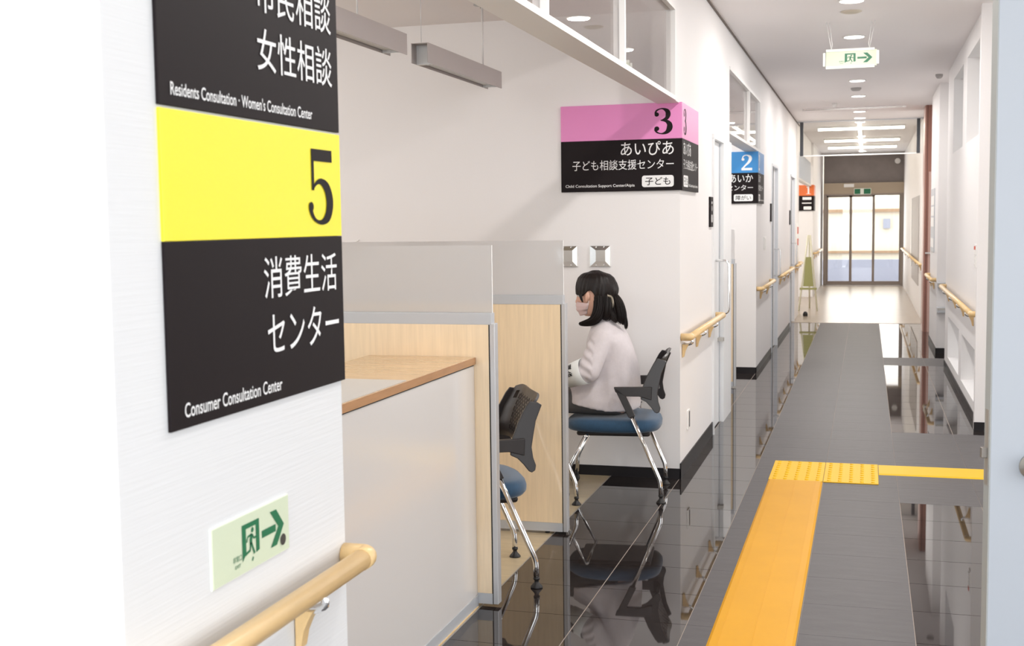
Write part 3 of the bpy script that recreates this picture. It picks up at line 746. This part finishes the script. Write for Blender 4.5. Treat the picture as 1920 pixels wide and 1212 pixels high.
wallbox(-1.668, -1.554, 'square steel box half hidden behind the clear screen'); wallbox(-1.480, -1.366, 'fully visible square steel box above the woman')
# room name plate beside the sliding door
t = thing('name_plate', (WX, 7.9, 1.39), 'small black room plate between number 3 board and sliding door', 'sign')
mk('plate', box(WX, WX+.012, 7.86, 8.0, 1.388, 1.583), blackm, t, bev=.002)
PN = Plane((WX+.012, 7.86, 1.388), (0, 1, 0), (0, 0, 1)); bm = bmesh.new()
rrect(bm, PN, .03, .11, .03, .08, .01, .0006); disc(bm, PN, (.07, .12), .018, .0006); rrect(bm, PN, .04, .10, .15, .165, .002, .0006); mk('print', bm, mat('plate_grey', (.5, .5, .5), .5), t, recalc=False)
for y, z, lb in ((13.0, 1.50, 'small black plate beside the nearer far door'), (16.3, 1.45, 'small black plate beside the farther grey door')):
    tag(mk('name_plate', box(WX, WX+.012, y, y+.13, z-.09, z+.10), blackm, bev=.002), lb, 'sign', 'far room plates')
t = tag(mk('outlet_plate', box(WX, WX+.008, 6.85, 6.93, .235, .345), whitep, bev=.002), 'white socket plate low on the wall under the handrail', 'socket')
mk('slot', box(WX+.008, WX+.010, 6.895, 6.915, .245, .335), blackr, t)
t = tag(mk('wall_switch', box(WX, WX+.008, 12.2, 12.45, 1.14, 1.26), whitep, bev=.002), 'white switch plate on the wall under the blue board', 'switch')
mk('rocker', box(WX+.008, WX+.012, 12.29, 12.36, 1.16, 1.24), whitep, t)
t = tag(mk('wall_switch', box(RX-.008, RX, 8.95, 9.06, 1.08, 1.24), whitep, bev=.002), 'tall switch plate on the right wall with red top button', 'switch')
for k, (z, m_) in enumerate(((1.215, redm), (1.18, whitep), (1.145, whitep), (1.11, whitep))): mk('button', box(RX-.014, RX-.008, 8.98, 9.03, z-.012, z+.012), m_, t)
# notice strip on the left wall far away
t = tag(mk('notice_strip', box(WX, WX+.012, 17.75, 18.45, .80, 1.375), whitep), 'tall white notice strip with red marks far along the left wall', 'notice')
for z in (1.27, 1.10): mk('mark', box(WX+.012, WX+.014, 18.0, 18.35, z-.05, z+.05), redm, t)
# A-frame display stand
t = thing('easel_stand', (-.87, 19.6, 0), 'olive A-shaped easel stand on the pale far floor', 'stand')
for dx, dy in ((-.14, -.25), (.14, -.25), (0, .30)):
    bm = bmesh.new(); tube(bm, [(-.87+dx, 19.6+dy, 0), (-.87+dx*.12, 19.6+dy*.1, 1.18)], .013, 8); mk('leg', bm, olivl, t, smooth=True)
bm = bmesh.new(); prism(bm, [(-.95, .38), (-.79, .38), (-.83, .84), (-.91, .84)], 'y', 19.42, 19.44); mk('board', bm, oliv, t)
mk('tray', box(-1.0, -.74, 19.38, 19.44, .33, .36), oliv, t)
tag(mk('door_stop', lathe(bmesh.new(), [(.03, 0), (.036, .02), (.03, .05), (.015, .07)], (-.86, 18.3, 0), 14), blackr, smooth=True), 'small black round object on the floor before the easel', 'door stop')
# louvre panels above the far opening
t = thing('louvre_screen', (-1.0, 20.5, 1.9), 'row of grey vertical slats above the small orange board', 'louvre')
for k in range(12): mk('slat', box(-1.04, -.99, 18.9+k*.34, 19.02+k*.34, 2.06, 2.45), alumb, t)
struct(mk('trim_2', box(-1.06, -.985, 18.6, 22.9, 2.03, 2.06), whitep))
# right side: copper pillar, steel shelves, strips
t = thing('door_pillar', (.78, 16.2, 0), 'copper coloured clad pillar with vertical strips at the right wall', 'pillar')
mk('cladding', box(.690, .84, 15.95, 16.60, 0, CZ), copper, t)
mk('strip', box(.682, .690, 16.02, 16.30, 0, CZ), copperl, t); mk('strip', box(.735, .760, 15.94, 15.95, 0, 2.0), copperl, t); mk('strip', box(.708, .716, 15.94, 15.95, 0, CZ), mat('copper_dark', (.16, .07, .055), .35, metal=.3), t)
mk('lever', box(.70, .76, 15.90, 15.94, .98, 1.0), chrome, t)
for z, d in ((.70, .10), (.44, .10)):
    t = tag(mk('wall_shelf', box(.712, .80, 13.25, 13.395, z, z+.055), alumb, bev=.004), 'grey steel shelf on the right pier, %s of two' % ('upper' if z > .6 else 'lower'), 'shelf', 'steel shelves on the pier')
    mk('lip', box(.714, .798, 13.245, 13.25, z+.03, z+.05), steel, t)
t = tag(mk('notice_board', box(.705, .712, 14.0, 14.7, 1.05, 1.75), alumb), 'narrow notice board on the far right pier', 'notice')
for z in (1.62, 1.50, 1.38, 1.15): mk('sheet', box(.702, .705, 14.05, 14.65, z-.05, z+.05), whitep, t)
t = tag(mk('wall_panel', box(.735, .745, 18.9, 21.6, .42, 1.76), mat('grey_panel', (.45, .42, .40), .5)), 'grey wall panel with bright edge strip on the far right wall', 'panel')
mk('strip', box(.730, .735, 21.7, 22.0, .6, 1.76), whitep, t)

# ------------------------------------------------------------------ tactile guides on the floor
g1 = thing('guide_mat', (-.36, 5.2, 0), 'long wide yellow rubber guide mat running toward us', 'guide mat')
bm = bmesh.new(); prism(bm, [(-.506, 0), (-.216, 0), (-.226, .006), (-.250, .0068), (-.472, .0068), (-.496, .006)], 'y', 2.4, 6.68); mk('mat', bm, yelm, g1)
for xx in (-.470, -.36, -.252): mk('rib', box(xx-.0015, xx+.0015, 2.4, 6.68, .0065, .0076), yelm, g1)
me_dot = None
for k in range(2):
    x0 = -.506+k*.292
    g = thing('tactile_block', (x0+.146, 6.95, 0), 'yellow dotted warning block, %s of the pair' % ('left' if k == 0 else 'right'), 'tactile paving', 'yellow dotted blocks')
    mk('plate', box(x0, x0+.2895, 6.685, 7.222, 0, .005), yelm2, g, bev=.001)
    bm = bmesh.new()
    for i in range(5):
        for j in range(9):
            cx_ = x0+.029+i*.058; cyy = 6.715+j*.0595
            lathe(bm, [(.011, .0045), (.008, .009), (.002, .0095)], (cx_, cyy, 0), 10)
    q = mk('dots', bm, yelm2, g, smooth=True); q['kind'] = 'stuff'
g = thing('guide_mat', (.6, 7.08, 0), 'narrow yellow guide strip running right from the dotted blocks', 'guide mat')
bm = bmesh.new(); prism(bm, [(6.950, 0), (7.218, 0), (7.205, .006), (6.963, .006)], 'x', .079, 2.6); mk('mat', bm, yelm2, g)

# ------------------------------------------------------------------ foreground door leaf on the right
DA = math.radians(13); D0 = Vector((.282, 3.0, 0))
dd = thing('door_leaf', (D0.x, D0.y, 0), 'open pale blue-grey door leaf cut off at the right edge', 'door', rz=DA)
def dbox(name, m, *a, bev=0, parent=None): 
    o = mk(name, box(*a), m, parent or dd, bev=bev); o.matrix_parent_inverse = Matrix.Identity(4); return o
doorn = mat('grey_blue_door', (.42, .45, .495), .4)
dbox('leaf', doorn, .003, .86, -.0, .038, .008, 2.05, bev=.001); dbox('edge', doore, 0, .003, .0005, .0375, .008, 2.05)
dbox('face_plate', steel, -.001, .0005, .006, .030, .797, .978)
dbox('latch', mat('dark_steel', (.22, .20, .18), .45, metal=.6), -.014, 0, .011, .026, .862, .887, bev=.002)
bm = bmesh.new(); lathe(bm, [(.030, 0), (.030, .006), (.012, .008), (.011, .030), (.026, .036), (.029, .050), (.022, .060), (.002, .063)], seg=28)
bmesh.ops.rotate(bm, verts=bm.verts, cent=(0, 0, 0), matrix=Matrix.Rotation(PI/2, 3, 'X')); bmesh.ops.translate(bm, verts=bm.verts, vec=(.098, 0, .845))
o = mk('knob', bm, steel, dd, smooth=True); o.matrix_parent_inverse = Matrix.Identity(4)
for c in dd.children: c.matrix_parent_inverse = Matrix.Identity(4)

# ------------------------------------------------------------------ chairs (local frame: +x forward, +y the sitter's left)
def interp(tab, z):
    if z <= tab[0][0]: return tab[0][1]
    for (a, va), (b, vb) in zip(tab, tab[1:]):
        if z <= b: return va+(vb-va)*(z-a)/(b-a)
    return tab[-1][1]
REAR = [(.475, -.270), (.496, -.280), (.528, -.268), (.572, -.258), (.616, -.264), (.673, -.280), (.737, -.309), (.769, -.322)]
FRONT = [(.475, -.250), (.487, -.232), (.530, -.196), (.550, -.176), (.600, -.180), (.667, -.208), (.734, -.250), (.769, -.288)]
WING = [(-.240, .738), (-.272, .732), (-.288, .722), (-.262, .661), (-.250, .604), (-.242, .560), (-.247, .520), (-.257, .490), (-.253, .471), (-.240, .463), (-.228, .468), (-.208, .495), (-.184, .520), (-.157, .533), (-.160, .560), (-.166, .594), (-.190, .655), (-.222, .715)]
def backrest():
    NU, NV = 40, 34; bm = bmesh.new(); g = []
    for i in range(NU+1):
        u = -1+2*i/NU; au = abs(u); row = []
        zmax = .757-.016*max(0, (au-.6)/.4)**2; zmin = .548-.012*au
        for j in range(NV+1):
            v = j/NV; z = zmin+(zmax-zmin)*v
            q = max(0, (au-.45)/.55)**2*.55
            x = interp(REAR, z+.012)*(1-q) + interp(FRONT, z+.012)*q + .036 - .014*au*au
            hw = .219-.12*(z-.62)
            row.append(bm.verts.new((x, u*hw, z)))
        g.append(row)
    for i in range(NU):
        for j in range(NV):
            ci = i-NU/2+.5
            hole = abs(ci) < 13 and 5 <= j <= 28 and (i % 2 == 0) and ((j + (2 if (i//2) % 2 else 0)) % 4 != 0)
            slot = 14.3 < abs(ci) < 16.7 and 25 <= j <= 29
            if hole or slot: continue
            bm.faces.new((g[i][j], g[i+1][j], g[i+1][j+1], g[i][j+1]))
    return bm
def make_chair(label, group):
    t = thing('visitor_chair', (0, 0, 0), label, 'chair', group)
    o = mk('backrest', backrest(), blackp, t, smooth=True, recalc=True); s = o.modifiers.new('solid', 'SOLIDIFY'); s.thickness = .010; s.offset = 0; applied(o, False)
    for p in o.data.polygons: p.use_smooth = False
    # seat: rounded cushion
    bm = bmesh.new(); rings = []
    for k, (s_, z) in enumerate(((.86, .350), (.95, .354), (.995, .368), (1.0, .387), (.975, .404), (.90, .414), (.6, .419), (.25, .418), (.02, .417))):
        ring = []
        for a in range(40):
            th = 2*PI*a/40; c, s1_ = math.cos(th), math.sin(th); e = .62
            x = math.copysign(abs(c)**e, c)*.250*s_; y = math.copysign(abs(s1_)**e, s1_)*.232*s_
            if x > 0: y *= 1-.10*x/.25
            ring.append(bm.verts.new((x-.002, y, z+(.008*(abs(y)/.232)**2 if k > 3 else 0)-(.012 if x > .17 and k > 3 else 0)*(x-.17)/.08)))
        rings.append(ring)
    for a, b in zip(rings, rings[1:]):
        for k in range(40): bm.faces.new((a[k], a[(k+1) % 40], b[(k+1) % 40], b[k]))
    bm.faces.new(rings[0][::-1]); bm.faces.new(rings[-1]); mk('seat', bm, bluef, t, smooth=True)
    bm = bmesh.new(); B(bm, -.20, .18, -.17, .17, .328, .354); mk('seat_pan', bm, blackp, t, bev=.012)
    for sg in (1, -1):
        y = .233*sg
        # arm: flat horizontal bar, raked strut down to the leg
        bm = bmesh.new()
        outer = [(-.215, .596), (-.026, .592), (-.030, .580), (-.098, .440), (-.126, .446), (-.120, .462), (-.086, .532), (-.090, .546), (-.150, .546), (-.205, .532)]
        # concave outline split into bar and strut
        prism(bm, [(-.215, .597), (-.022, .593), (-.030, .568), (-.082, .547), (-.150, .547), (-.212, .530)], 'y', y-.013, y+.013)
        prism(bm, [(-.022, .593), (-.098, .436), (-.130, .446), (-.082, .547), (-.055, .575)], 'y', y-.013, y+.013)
        mk('armrest', bm, blackp, t, bev=.003)
        bm = bmesh.new(); va = []; vb = []
        for (px_, pz) in WING:
            yy = .224-.12*(pz-.62)
            va.append(bm.verts.new((px_, sg*(yy-.006), pz))); vb.append(bm.verts.new((px_, sg*(yy+.006), pz)))
        bm.faces.new(va); bm.faces.new(vb[::-1])
        for k in range(len(WING)): bm.faces.new((va[k], vb[k], vb[(k+1) % len(WING)], va[(k+1) % len(WING)]))
        mk('back_wing', bm, blackp, t, bev=.003)
        # rear leg
        bm = bmesh.new(); tube(bm, fillet([(-.104, y, .460), (-.255, y*.97, .108), (-.257, y*.97,   .032)], .022), .0115, 14); lg = mk('leg', bm, chrome, t, smooth=True)
        bm = bmesh.new(); lathe(bm, [(.024, 0), (.024, .004), (.012, .018), (.009, .022), (.009, .030), (.013, .033), (.012, .042)], (-.257, y*.97, 0), 18); mk('glide', bm, blackr, lg, smooth=True)
        # front leg with castor
        yf = y*.92; bm = bmesh.new(); tube(bm, fillet([(.130, yf, .330), (.222, yf, .150), (.228, yf, .062)], .02), .0105, 14); lg = mk('leg', bm, chrome, t, smooth=True)
        bm = bmesh.new()
        for dy in (-.013, .013):
            b2_ = bmesh.new(); lathe(b2_, [(.018, -.008), (.024, -.005), (.024, .005), (.018, .008)], seg=18)
            bmesh.ops.rotate(b2_, verts=b2_.verts, cent=(0, 0, 0), matrix=Matrix.Rotation(PI/2, 3, 'X')); bmesh.ops.translate(b2_, verts=b2_.verts, vec=(.238, yf+dy, .0245))
            me = bpy.data.meshes.new('q'); b2_.to_mesh(me); b2_.free(); bm.from_mesh(me); bpy.data.meshes.remove(me)
        lathe(bm, [(.008, .02), (.011, .05), (.010, .066)], (.230, yf, 0), 10); mk('castor', bm, blackr, lg, smooth=True)
    bm = bmesh.new(); tube(bm, [(.125, -.214, .332), (.125, .214, .332)], .009, 10); mk('cross_bar', bm, chrome, t, smooth=True)
    return t
def copytree(o, parent=None):
    c = o.copy(); COL.objects.link(c)
    if parent: c.parent = parent
    for ch in o.children: copytree(ch, c)
    return c
GC = 'blue and black visitor chairs'
ch2 = make_chair('black and blue visitor chair with chrome legs that the woman sits on', GC)
ch1 = copytree(ch2); ch1['label'] = 'empty blue visitor chair between the two maple partitions, black perforated back showing'
ch3 = copytree(ch2); ch3.name = 'stool'; ch3['category'] = 'stool'; del ch3['group']; ch3['label'] = 'mostly hidden stool beyond the second partition, only a chrome leg showing'
for c in list(ch3.children):
    if c.name.split('.')[0] in ('backrest', 'back_wing', 'armrest'): bpy.data.objects.remove(c)
ch2.location = (-1.27, 6.205, 0); ch2.rotation_euler = (0, 0, PI+math.radians(6))
ch1.location = (-1.562, 4.560, .0008); ch1.rotation_euler = (0, 0, PI+math.radians(27))
ch3.location = (-1.655, 5.64, .0008); ch3.rotation_euler = (0, 0, PI)

# ------------------------------------------------------------------ the seated woman (faces -X)
PYC = 6.205
wm = thing('person', (-1.27, PYC, .42), 'woman in pale lilac cardigan and mask seated sideways, dark hair in a ponytail', 'person')
HEAD = [(1.168, -1.395, -1.335, .020), (1.160, -1.425, -1.305, .042), (1.140, -1.446, -1.280, .060), (1.110, -1.456, -1.266, .070), (1.080, -1.459, -1.262, .073),
        (1.055, -1.457, -1.262, .073), (1.030, -1.455, -1.268, .071), (1.005, -1.454, -1.280, .066), (.985, -1.452, -1.292, .060), (.965, -1.448, -1.310, .053), (.948, -1.438, -1.335, .043), (.936, -1.420, -1.362, .028)]
def headring(z, grow=0):
    tb = sorted(HEAD)
    f = lambda i: interp([(r[0], r[i]) for r in tb], z)
    return f(1)-grow, f(2)+grow, f(3)+grow
def headpt(z, phi, grow=0):
    """phi 0 = face front, +90 = her left (towards the camera, -Y)"""
    fx, bx, w = headring(z, grow); cx_ = (fx*.5+bx*.5); c, s_ = math.cos(phi), math.sin(phi)
    return Vector((cx_-(bx-fx)/2*math.copysign(abs(c)**.92, c), PYC-w*s_, z))
bm = bmesh.new(); rings = []
for (z, *_) in HEAD: rings.append([bm.verts.new(headpt(z, 2*PI*k/32)) for k in range(32)])
for a, b in zip(rings, rings[1:]):
    for k in range(32): bm.faces.new((a[k], b[k], b[(k+1) % 32], a[(k+1) % 32]))
bm.faces.new(rings[0]); bm.faces.new(rings[-1][::-1])
ellip(bm, (-1.462, PYC, 1.012), (.013, .012, .016)); ellip(bm, (-1.460, PYC, 1.03), (.009, .009, .026))
ellip(bm, (-1.456, PYC, .983), (.009, .022, .007)); ellip(bm, (-1.443, PYC, .951), (.014, .018, .014))
for s_ in (-1, 1):
    rot = Matrix.Rotation(s_*.25, 3, 'Z')
    ellip(bm, (-1.392, PYC+s_*.079, 1.046), (.014, .0065, .026), rot); ellip(bm, (-1.397, PYC+s_*.076, 1.030), (.010, .0065, .020), rot)
capsule(bm, (-1.354, PYC, .985), (-1.330, PYC, .890), .046, .044)
# torso, arms, legs of the body
capsule(bm, (-1.322, PYC, .85), (-1.275, PYC, .70), .052, .080); capsule(bm, (-1.27, PYC, .70), (-1.24, PYC, .50), .08, .085)
for s_ in (-1, 1):
    sh = (-1.318, PYC+s_*.135, .83); el = (-1.362, PYC+s_*.205, .662); wr = (-1.545, PYC+s_*.13, .600)
    capsule(bm, (-1.31, PYC, .85), sh, .045, .040); capsule(bm, sh, el, .038, .032); capsule(bm, el, wr, .031, .021)
    # hand resting on the thigh: palm, four fingers, thumb
    ellip(bm, (-1.585, PYC+s_*.118, .588), (.040, .032, .013), Matrix.Rotation(.25, 3, 'Y'))
    capsule(bm, wr, (-1.57, PYC+s_*.122, .592), .020, .016)
    for k, (L, dy) in enumerate(((.050, -.024), (.058, -.008), (.054, .008), (.042, .023))):
        a = Vector((-1.612, PYC+s_*.118+dy, .588)); b = a+Vector((-L*.55, dy*.15, -.004)); c = b+Vector((-L*.45, 0, -.018))
        capsule(bm, a, b, .0078, .0072, 8); capsule(bm, b, c, .0072, .006, 8)
    a = Vector((-1.572, PYC+s_*.118-s_*.030, .585)); b = a+Vector((-.026, -s_*.016, -.004)); capsule(bm, a, b, .009, .008, 8); capsule(bm, b, b+Vector((-.022, 0, -.008)), .008, .0065, 8)
    hip = (-1.235, PYC+s_*.075, .500); kn = (-1.615, PYC+s_*.085, .492); an = (-1.60, PYC+s_*.085, .085)
    capsule(bm, hip, kn, .070, .050); capsule(bm, kn, an, .048, .032); capsule(bm, (-1.60, PYC+s_*.085, .05), (-1.70, PYC+s_*.085, .032), .030, .024)
body = merged('body', bm, skinm, .0055, wm, 4)
for s_ in (-1, 1):
    bm = bmesh.new(); ellip(bm, (-1.4465, PYC+s_*.030, 1.046), (.009, .013, .009)); mk('eye', bm, eyew, wm, smooth=True)
    bm = bmesh.new(); ellip(bm, (-1.4530, PYC+s_*.030, 1.045), (.004, .006, .006)); mk('pupil', bm, eyeb, wm, smooth=True)
    bm = bmesh.new(); tube(bm, smoothpts([(-1.463, PYC+s_*.016, 1.066), (-1.461, PYC+s_*.034, 1.070), (-1.450, PYC+s_*.050, 1.064)], 3), .002, 6); mk('eyebrow', bm, hairm, wm)
    # shoes
    bm = bmesh.new(); ellip(bm, (-1.655, PYC+s_*.085, .040), (.092, .037, .037), None, 20, 12)
    for v in bm.verts:
        if v.co.z < .008: v.co.z = .002
    mk('shoe', bm, shoem, wm, smooth=True)
# mask
bm = bmesh.new(); g = []
NZ, NP = 9, 21
for i in range(NZ+1):
    z = .938+.075*i/NZ; row = []
    for j in range(NP+1):
        ph = math.radians(-78+156*j/NP); e = 1-abs(j/NP*2-1)**2.5
        pleat = .0022*math.sin(i*2.1)
        p = headpt(max(z, .948), ph, .006+.013*e*math.sin(PI*(.15+.7*i/NZ))+pleat*e); p.z = z+(.012*(1-e) if i < 4 else 0)-(.006*(1-e) if i > 6 else 0)
        row.append(bm.verts.new(p))
    g.append(row)
for i in range(NZ):
    for j in range(NP): bm.faces.new((g[i][j], g[i][j+1], g[i+1][j+1], g[i+1][j]))
o = mk('face_mask', bm, maskm, wm, smooth=True); o.modifiers.new('s', 'SOLIDIFY').thickness = .002; applied(o)
for s_ in (-1, 1):
    for z0, z1 in ((1.005, 1.062), (.953, 1.020)):
        bm = bmesh.new(); a = headpt(z0, math.radians(-s_*74), .006)
        tube(bm, [a, Vector((-1.384, PYC+s_*.080, z1 if z0 > 1 else 1.022))], .0013, 6); mk('ear_loop', bm, whitep, o, smooth=True)
# hair: cap with fringe, then locks and ponytail built of tapered strands
bm = bmesh.new(); NPh, NZh = 96, 26; g = []
def hem(phd):
    a = abs(((phd+180) % 360)-180)
    t = [(0, 1.056), (30, 1.052), (50, 1.047), (62, 1.050), (70, 1.062), (78, 1.076), (88, 1.072), (95, 1.04), (101, .985), (118, .945), (150, .925), (180, .930)]
    return interp(t, a)
for k in range(NPh):
    phd = 360*k/NPh; a = abs(((phd+180) % 360)-180); ph = math.radians(phd); z0 = hem(phd) + (random.random()-.5)*(.008 if a < 60 else .003); row = []
    for j in range(NZh+1):
        t = j/NZh; z = 1.176+(z0-1.176)*t**1.0
        gr = .012+.003*math.sin(k*1.7+j*.25)*(.3+.7*t)
        if a > 100: gr += .006*math.exp(-((z-1.08)/.03)**2)*(1 if a > 140 else .3)
        zz = min(z, 1.166)
        p = headpt(zz, ph, gr)
        if z > 1.160:
            q = (1.178-z)/.018; p = Vector((-1.362+(p.x+1.362)*max(.02, q)**.5, PYC+(p.y-PYC)*max(.02, q)**.5, z+.002))
        row.append(bm.verts.new(p))
    g.append(row)
for k in range(NPh):
    for j in range(NZh):
        bm.faces.new((g[k][j], g[k][j+1], g[(k+1) % NPh][j+1], g[(k+1) % NPh][j]))
bm.faces.new([g[k][0] for k in range(NPh)])
hair = mk('hair', bm, hairm, wm, smooth=True); md = hair.modifiers.new('s', 'SOLIDIFY'); md.thickness = .012; md.offset = -1; applied(hair)
def lock(pts, rs, n, spread, name, taper=True):
    bm = bmesh.new(); base_ = smoothpts(pts, 4); R = smoothpts([(r, 0, 0) for r in rs], 4); R = [v.x for v in R]; N = len(base_)
    tube(bm, base_, [r*.80*(1 if k < N*.8 else max(.12, 1-(k-N*.8)/(N*.2)*.85)) for k, r in enumerate(R)], 14)
    for q in range(int(n*2.2)):
        a = 2*PI*random.random(); d = .55+.5*random.random(); ph = random.random()*6; ex = random.random()
        P = []; RR = []
        fr = frames(base_)
        lim = int(N*(.86+.14*random.random()))
        for k, (p, t, nn, bb) in enumerate(fr[:max(lim, 4)]):
            w = R[k]*d+spread*(k/N)**2*ex
            P.append(p+nn*math.cos(a+k*.03)*w+bb*math.sin(a+k*.03)*w+t*(0))
            RR.append(.0021*(1-.8*(k/max(lim-1, 1))**2))
        tube(bm, P, RR, 5)
    return mk(name, bm, hairm, hair, smooth=True)
yc = PYC
# mass behind the ear falling to the shoulder and forward
lock([(-1.335, yc-.058, 1.05), (-1.330, yc-.070, .99), (-1.340, yc-.078, .945), (-1.368, yc-.082, .915), (-1.418, yc-.084, .902), (-1.440, yc-.085, .903)], [.026, .030, .030, .022, .011, .003], 46, .004, 'side_lock')
lock([(-1.345, yc+.060, 1.05), (-1.335, yc+.072, .99), (-1.343, yc+.078, .945), (-1.372, yc+.082, .915), (-1.415, yc+.084, .905)], [.026, .030, .030, .022, .005], 20, .004, 'side_lock')
lock([(-1.30, yc-.045, 1.06), (-1.295, yc-.05, 1.00), (-1.300, yc-.052, .95), (-1.318, yc-.05, .925)], [.030, .040, .036, .020], 34, .004, 'side_lock')
lock([(-1.30, yc+.02, 1.05), (-1.290, yc+.02, 1.00), (-1.292, yc+.02, .95), (-1.300, yc+.02, .925)], [.035, .042, .036, .020], 14, .004, 'side_lock')
# ponytail
lock([(-1.270, yc-.010, 1.050), (-1.248, yc-.020, 1.010), (-1.232, yc-.025, .965), (-1.222, yc-.028, .925), (-1.214, yc-.030, .893)], [.018, .030, .032, .026, .007], 60, .012, 'ponytail')
lock([(-1.262, yc-.015, 1.040), (-1.222, yc-.022, .965), (-1.202, yc-.026, .905), (-1.199, yc-.028, .868)], [.010, .014, .011, .003], 22, .006, 'ponytail')
lock([(-1.285, yc-.05, .97), (-1.262, yc-.052, .935), (-1.245, yc-.05, .905)], [.020, .018, .005], 16, .006, 'ponytail')
# loose strand before the ear
for s_ in (-1, 1):
    bm = bmesh.new()
    for q in range(7):
        tube(bm, smoothpts([(-1.440+q*.002, yc+s_*(.056+q*.0006), 1.065), (-1.436+q*.002, yc+s_*(.064+q*.0006), 1.040), (-1.424+q*.0015, yc+s_*(.069+q*.0004), 1.013)], 4), [.0022]*5+[.0016]*2+[.0006]*2, 5)
    mk('loose_strand', bm, hairm, hair, smooth=True)
# hair clip
bm = bmesh.new(); tube(bm, smoothpts([(-1.292, yc-.070, 1.048), (-1.270, yc-.062, 1.040), (-1.262, yc-.058, 1.010), (-1.266, yc-.060, .985)], 4), .0045, 8, 1, 1.6)
mk('hair_clip', bm, mat('clip', (.28, .24, .18), .3, metal=.4), hair, smooth=True)

# cardigan
bm = bmesh.new()
TOR = [(.905, -1.375, -1.272, .062), (.880, -1.382, -1.238, .105), (.850, -1.395, -1.205, .145), (.815, -1.405, -1.188, .158), (.770, -1.410, -1.170, .150), (.700, -1.405, -1.152, .144),
       (.620, -1.400, -1.140, .152), (.560, -1.455, -1.135, .166), (.500, -1.51, -1.134, .178), (.452, -1.53, -1.138, .178)]
rings = []
for i, (z, fx, bx, w) in enumerate(TOR):
    ring = []
    for k in range(36):
        a = 2*PI*k/36; c, s_ = math.cos(a), math.sin(a); e = .8
        x = (fx+bx)/2-(bx-fx)/2*math.copysign(abs(c)**e, c); y = PYC-w*math.copysign(abs(s_)**e, s_)
        zz = z
        if i >= len(TOR)-3: zz += .045*max(0, (-1.30-x)/.2)
        ring.append(bm.verts.new((x, y, zz)))
    rings.append(ring)
for a, b in zip(rings, rings[1:]):
    for k in range(36): bm.faces.new((a[k], b[k], b[(k+1) % 36], a[(k+1) % 36]))
bm.faces.new(rings[0]); bm.faces.new(rings[-1][::-1])
for s_ in (-1, 1):
    sh = Vector((-1.305, PYC+s_*.125, .832)); el = Vector((-1.362, PYC+s_*.210, .668))
    capsule(bm, (-1.305, PYC+s_*.05, .868), sh, .048, .058); capsule(bm, sh, el, .058, .062)
    capsule(bm, el, (-1.43, PYC+s_*.190, .640), .058, .050)
capsule(bm, (-1.345, PYC, .905), (-1.318, PYC, .880), .054, .066)
def folds(co):
    n = noise.noise(Vector((co.x*9, co.y*9, co.z*5)))*.006 + noise.noise(Vector((co.x*22+5, co.y*22, co.z*9)))*.003
    d = Vector((co.x+1.27, co.y-PYC, 0))
    if d.length > .001: d.normalize()
    # soft vertical drape on the back, crease at the armpit
    n += .0035*math.sin(co.x*70+co.y*20)*max(0, min(1, (.80-co.z)/.2))
    r = Vector(co)+d*n
    if co.x < -1.335 and .62 < co.z < .83 and co.y < PYC-.12: r += d*.004*math.sin((co.z*1.3+co.x*.8)*95)
    return r
card = merged('cardigan', bm, cardm, .0065, wm, 8, folds)
# cuffs (open sleeve ends) and the arm band
for s_ in (-1, 1):
    a = Vector((-1.425, PYC+s_*.190, .642)); b = Vector((-1.520, PYC+s_*.150, .612))
    bm = bmesh.new(); tube(bm, [a, a*.6+b*.4, b], [.048, .044, .040], 20); mk('sleeve', bm, cardm, card, smooth=True)
ax0 = Vector((-1.372, PYC-.214, .672)); ax1 = Vector((-1.475, PYC-.180, .634)); ad = (ax1-ax0).normalized()
bm = bmesh.new(); R0, R1 = .068, .058; NN = 36
sidev = Vector((0, -1, 0)); sidev = (sidev-ad*sidev.dot(ad)).normalized(); upv = sidev.cross(ad).normalized()
if upv.z < 0: upv = -upv
ra = []
for (p, rr) in ((ax0, R0), (ax1, R1)):
    ra.append([bm.verts.new(p+sidev*math.cos(2*PI*k/NN)*rr+upv*math.sin(2*PI*k/NN)*rr*1.02) for k in range(NN)])
for k in range(NN): bm.faces.new((ra[0][k], ra[0][(k+1) % NN], ra[1][(k+1) % NN], ra[1][k]))
band = mk('armband', bm, bandm, wm, smooth=True); md = band.modifiers.new('s', 'SOLIDIFY'); md.thickness = .002; applied(band)
def bandmap(a, b):   # a: along the arm 0..1, b: angle about it
    rr = R0+(R1-R0)*a+.0036; p = ax0.lerp(ax1, a)
    return p+sidev*math.cos(b)*rr+upv*math.sin(b)*rr*1.02
def bandtext(ch, t0, t1, a0, a1):      # t0 towards the wrist, so the character reads from the left
    return text(None, ch, 0, 1, 0, 1, blackm, band, .02, post=lambda u, v: bandmap(t0+(t1-t0)*u, a0+(a1-a0)*v))
bandtext('会', .74, .36, -.02, .42)
bandtext('員', .74, .36, .52, 1.0)

# trousers
bm = bmesh.new()
ellip(bm, (-1.238, PYC, .492), (.084, .130, .074)); 
for s_ in (-1, 1):
    hip = (-1.250, PYC+s_*.070, .495); kn = (-1.618, PYC+s_*.088, .492); an = (-1.605, PYC+s_*.086, .115)
    capsule(bm, hip, kn, .074, .062); capsule(bm, kn, an, .058, .046)
for v in bm.verts:
    if v.co.z < .424 and v.co.x > -1.50: v.co.z = .424
trou = merged('trousers', bm, trousm, .007, wm, 6)

# stray cable on the back wall behind the partition
bm = bmesh.new(); tube(bm, smoothpts([(-3.05, 6.596, 1.33), (-2.97, 6.595, 1.327), (-2.90, 6.595, 1.33), (-2.875, 6.594, 1.345)], 4), .003, 6)
tag(mk('cable', bm, whitep, smooth=True), 'short white cable on the back wall left of the acrylic screens', 'cable')
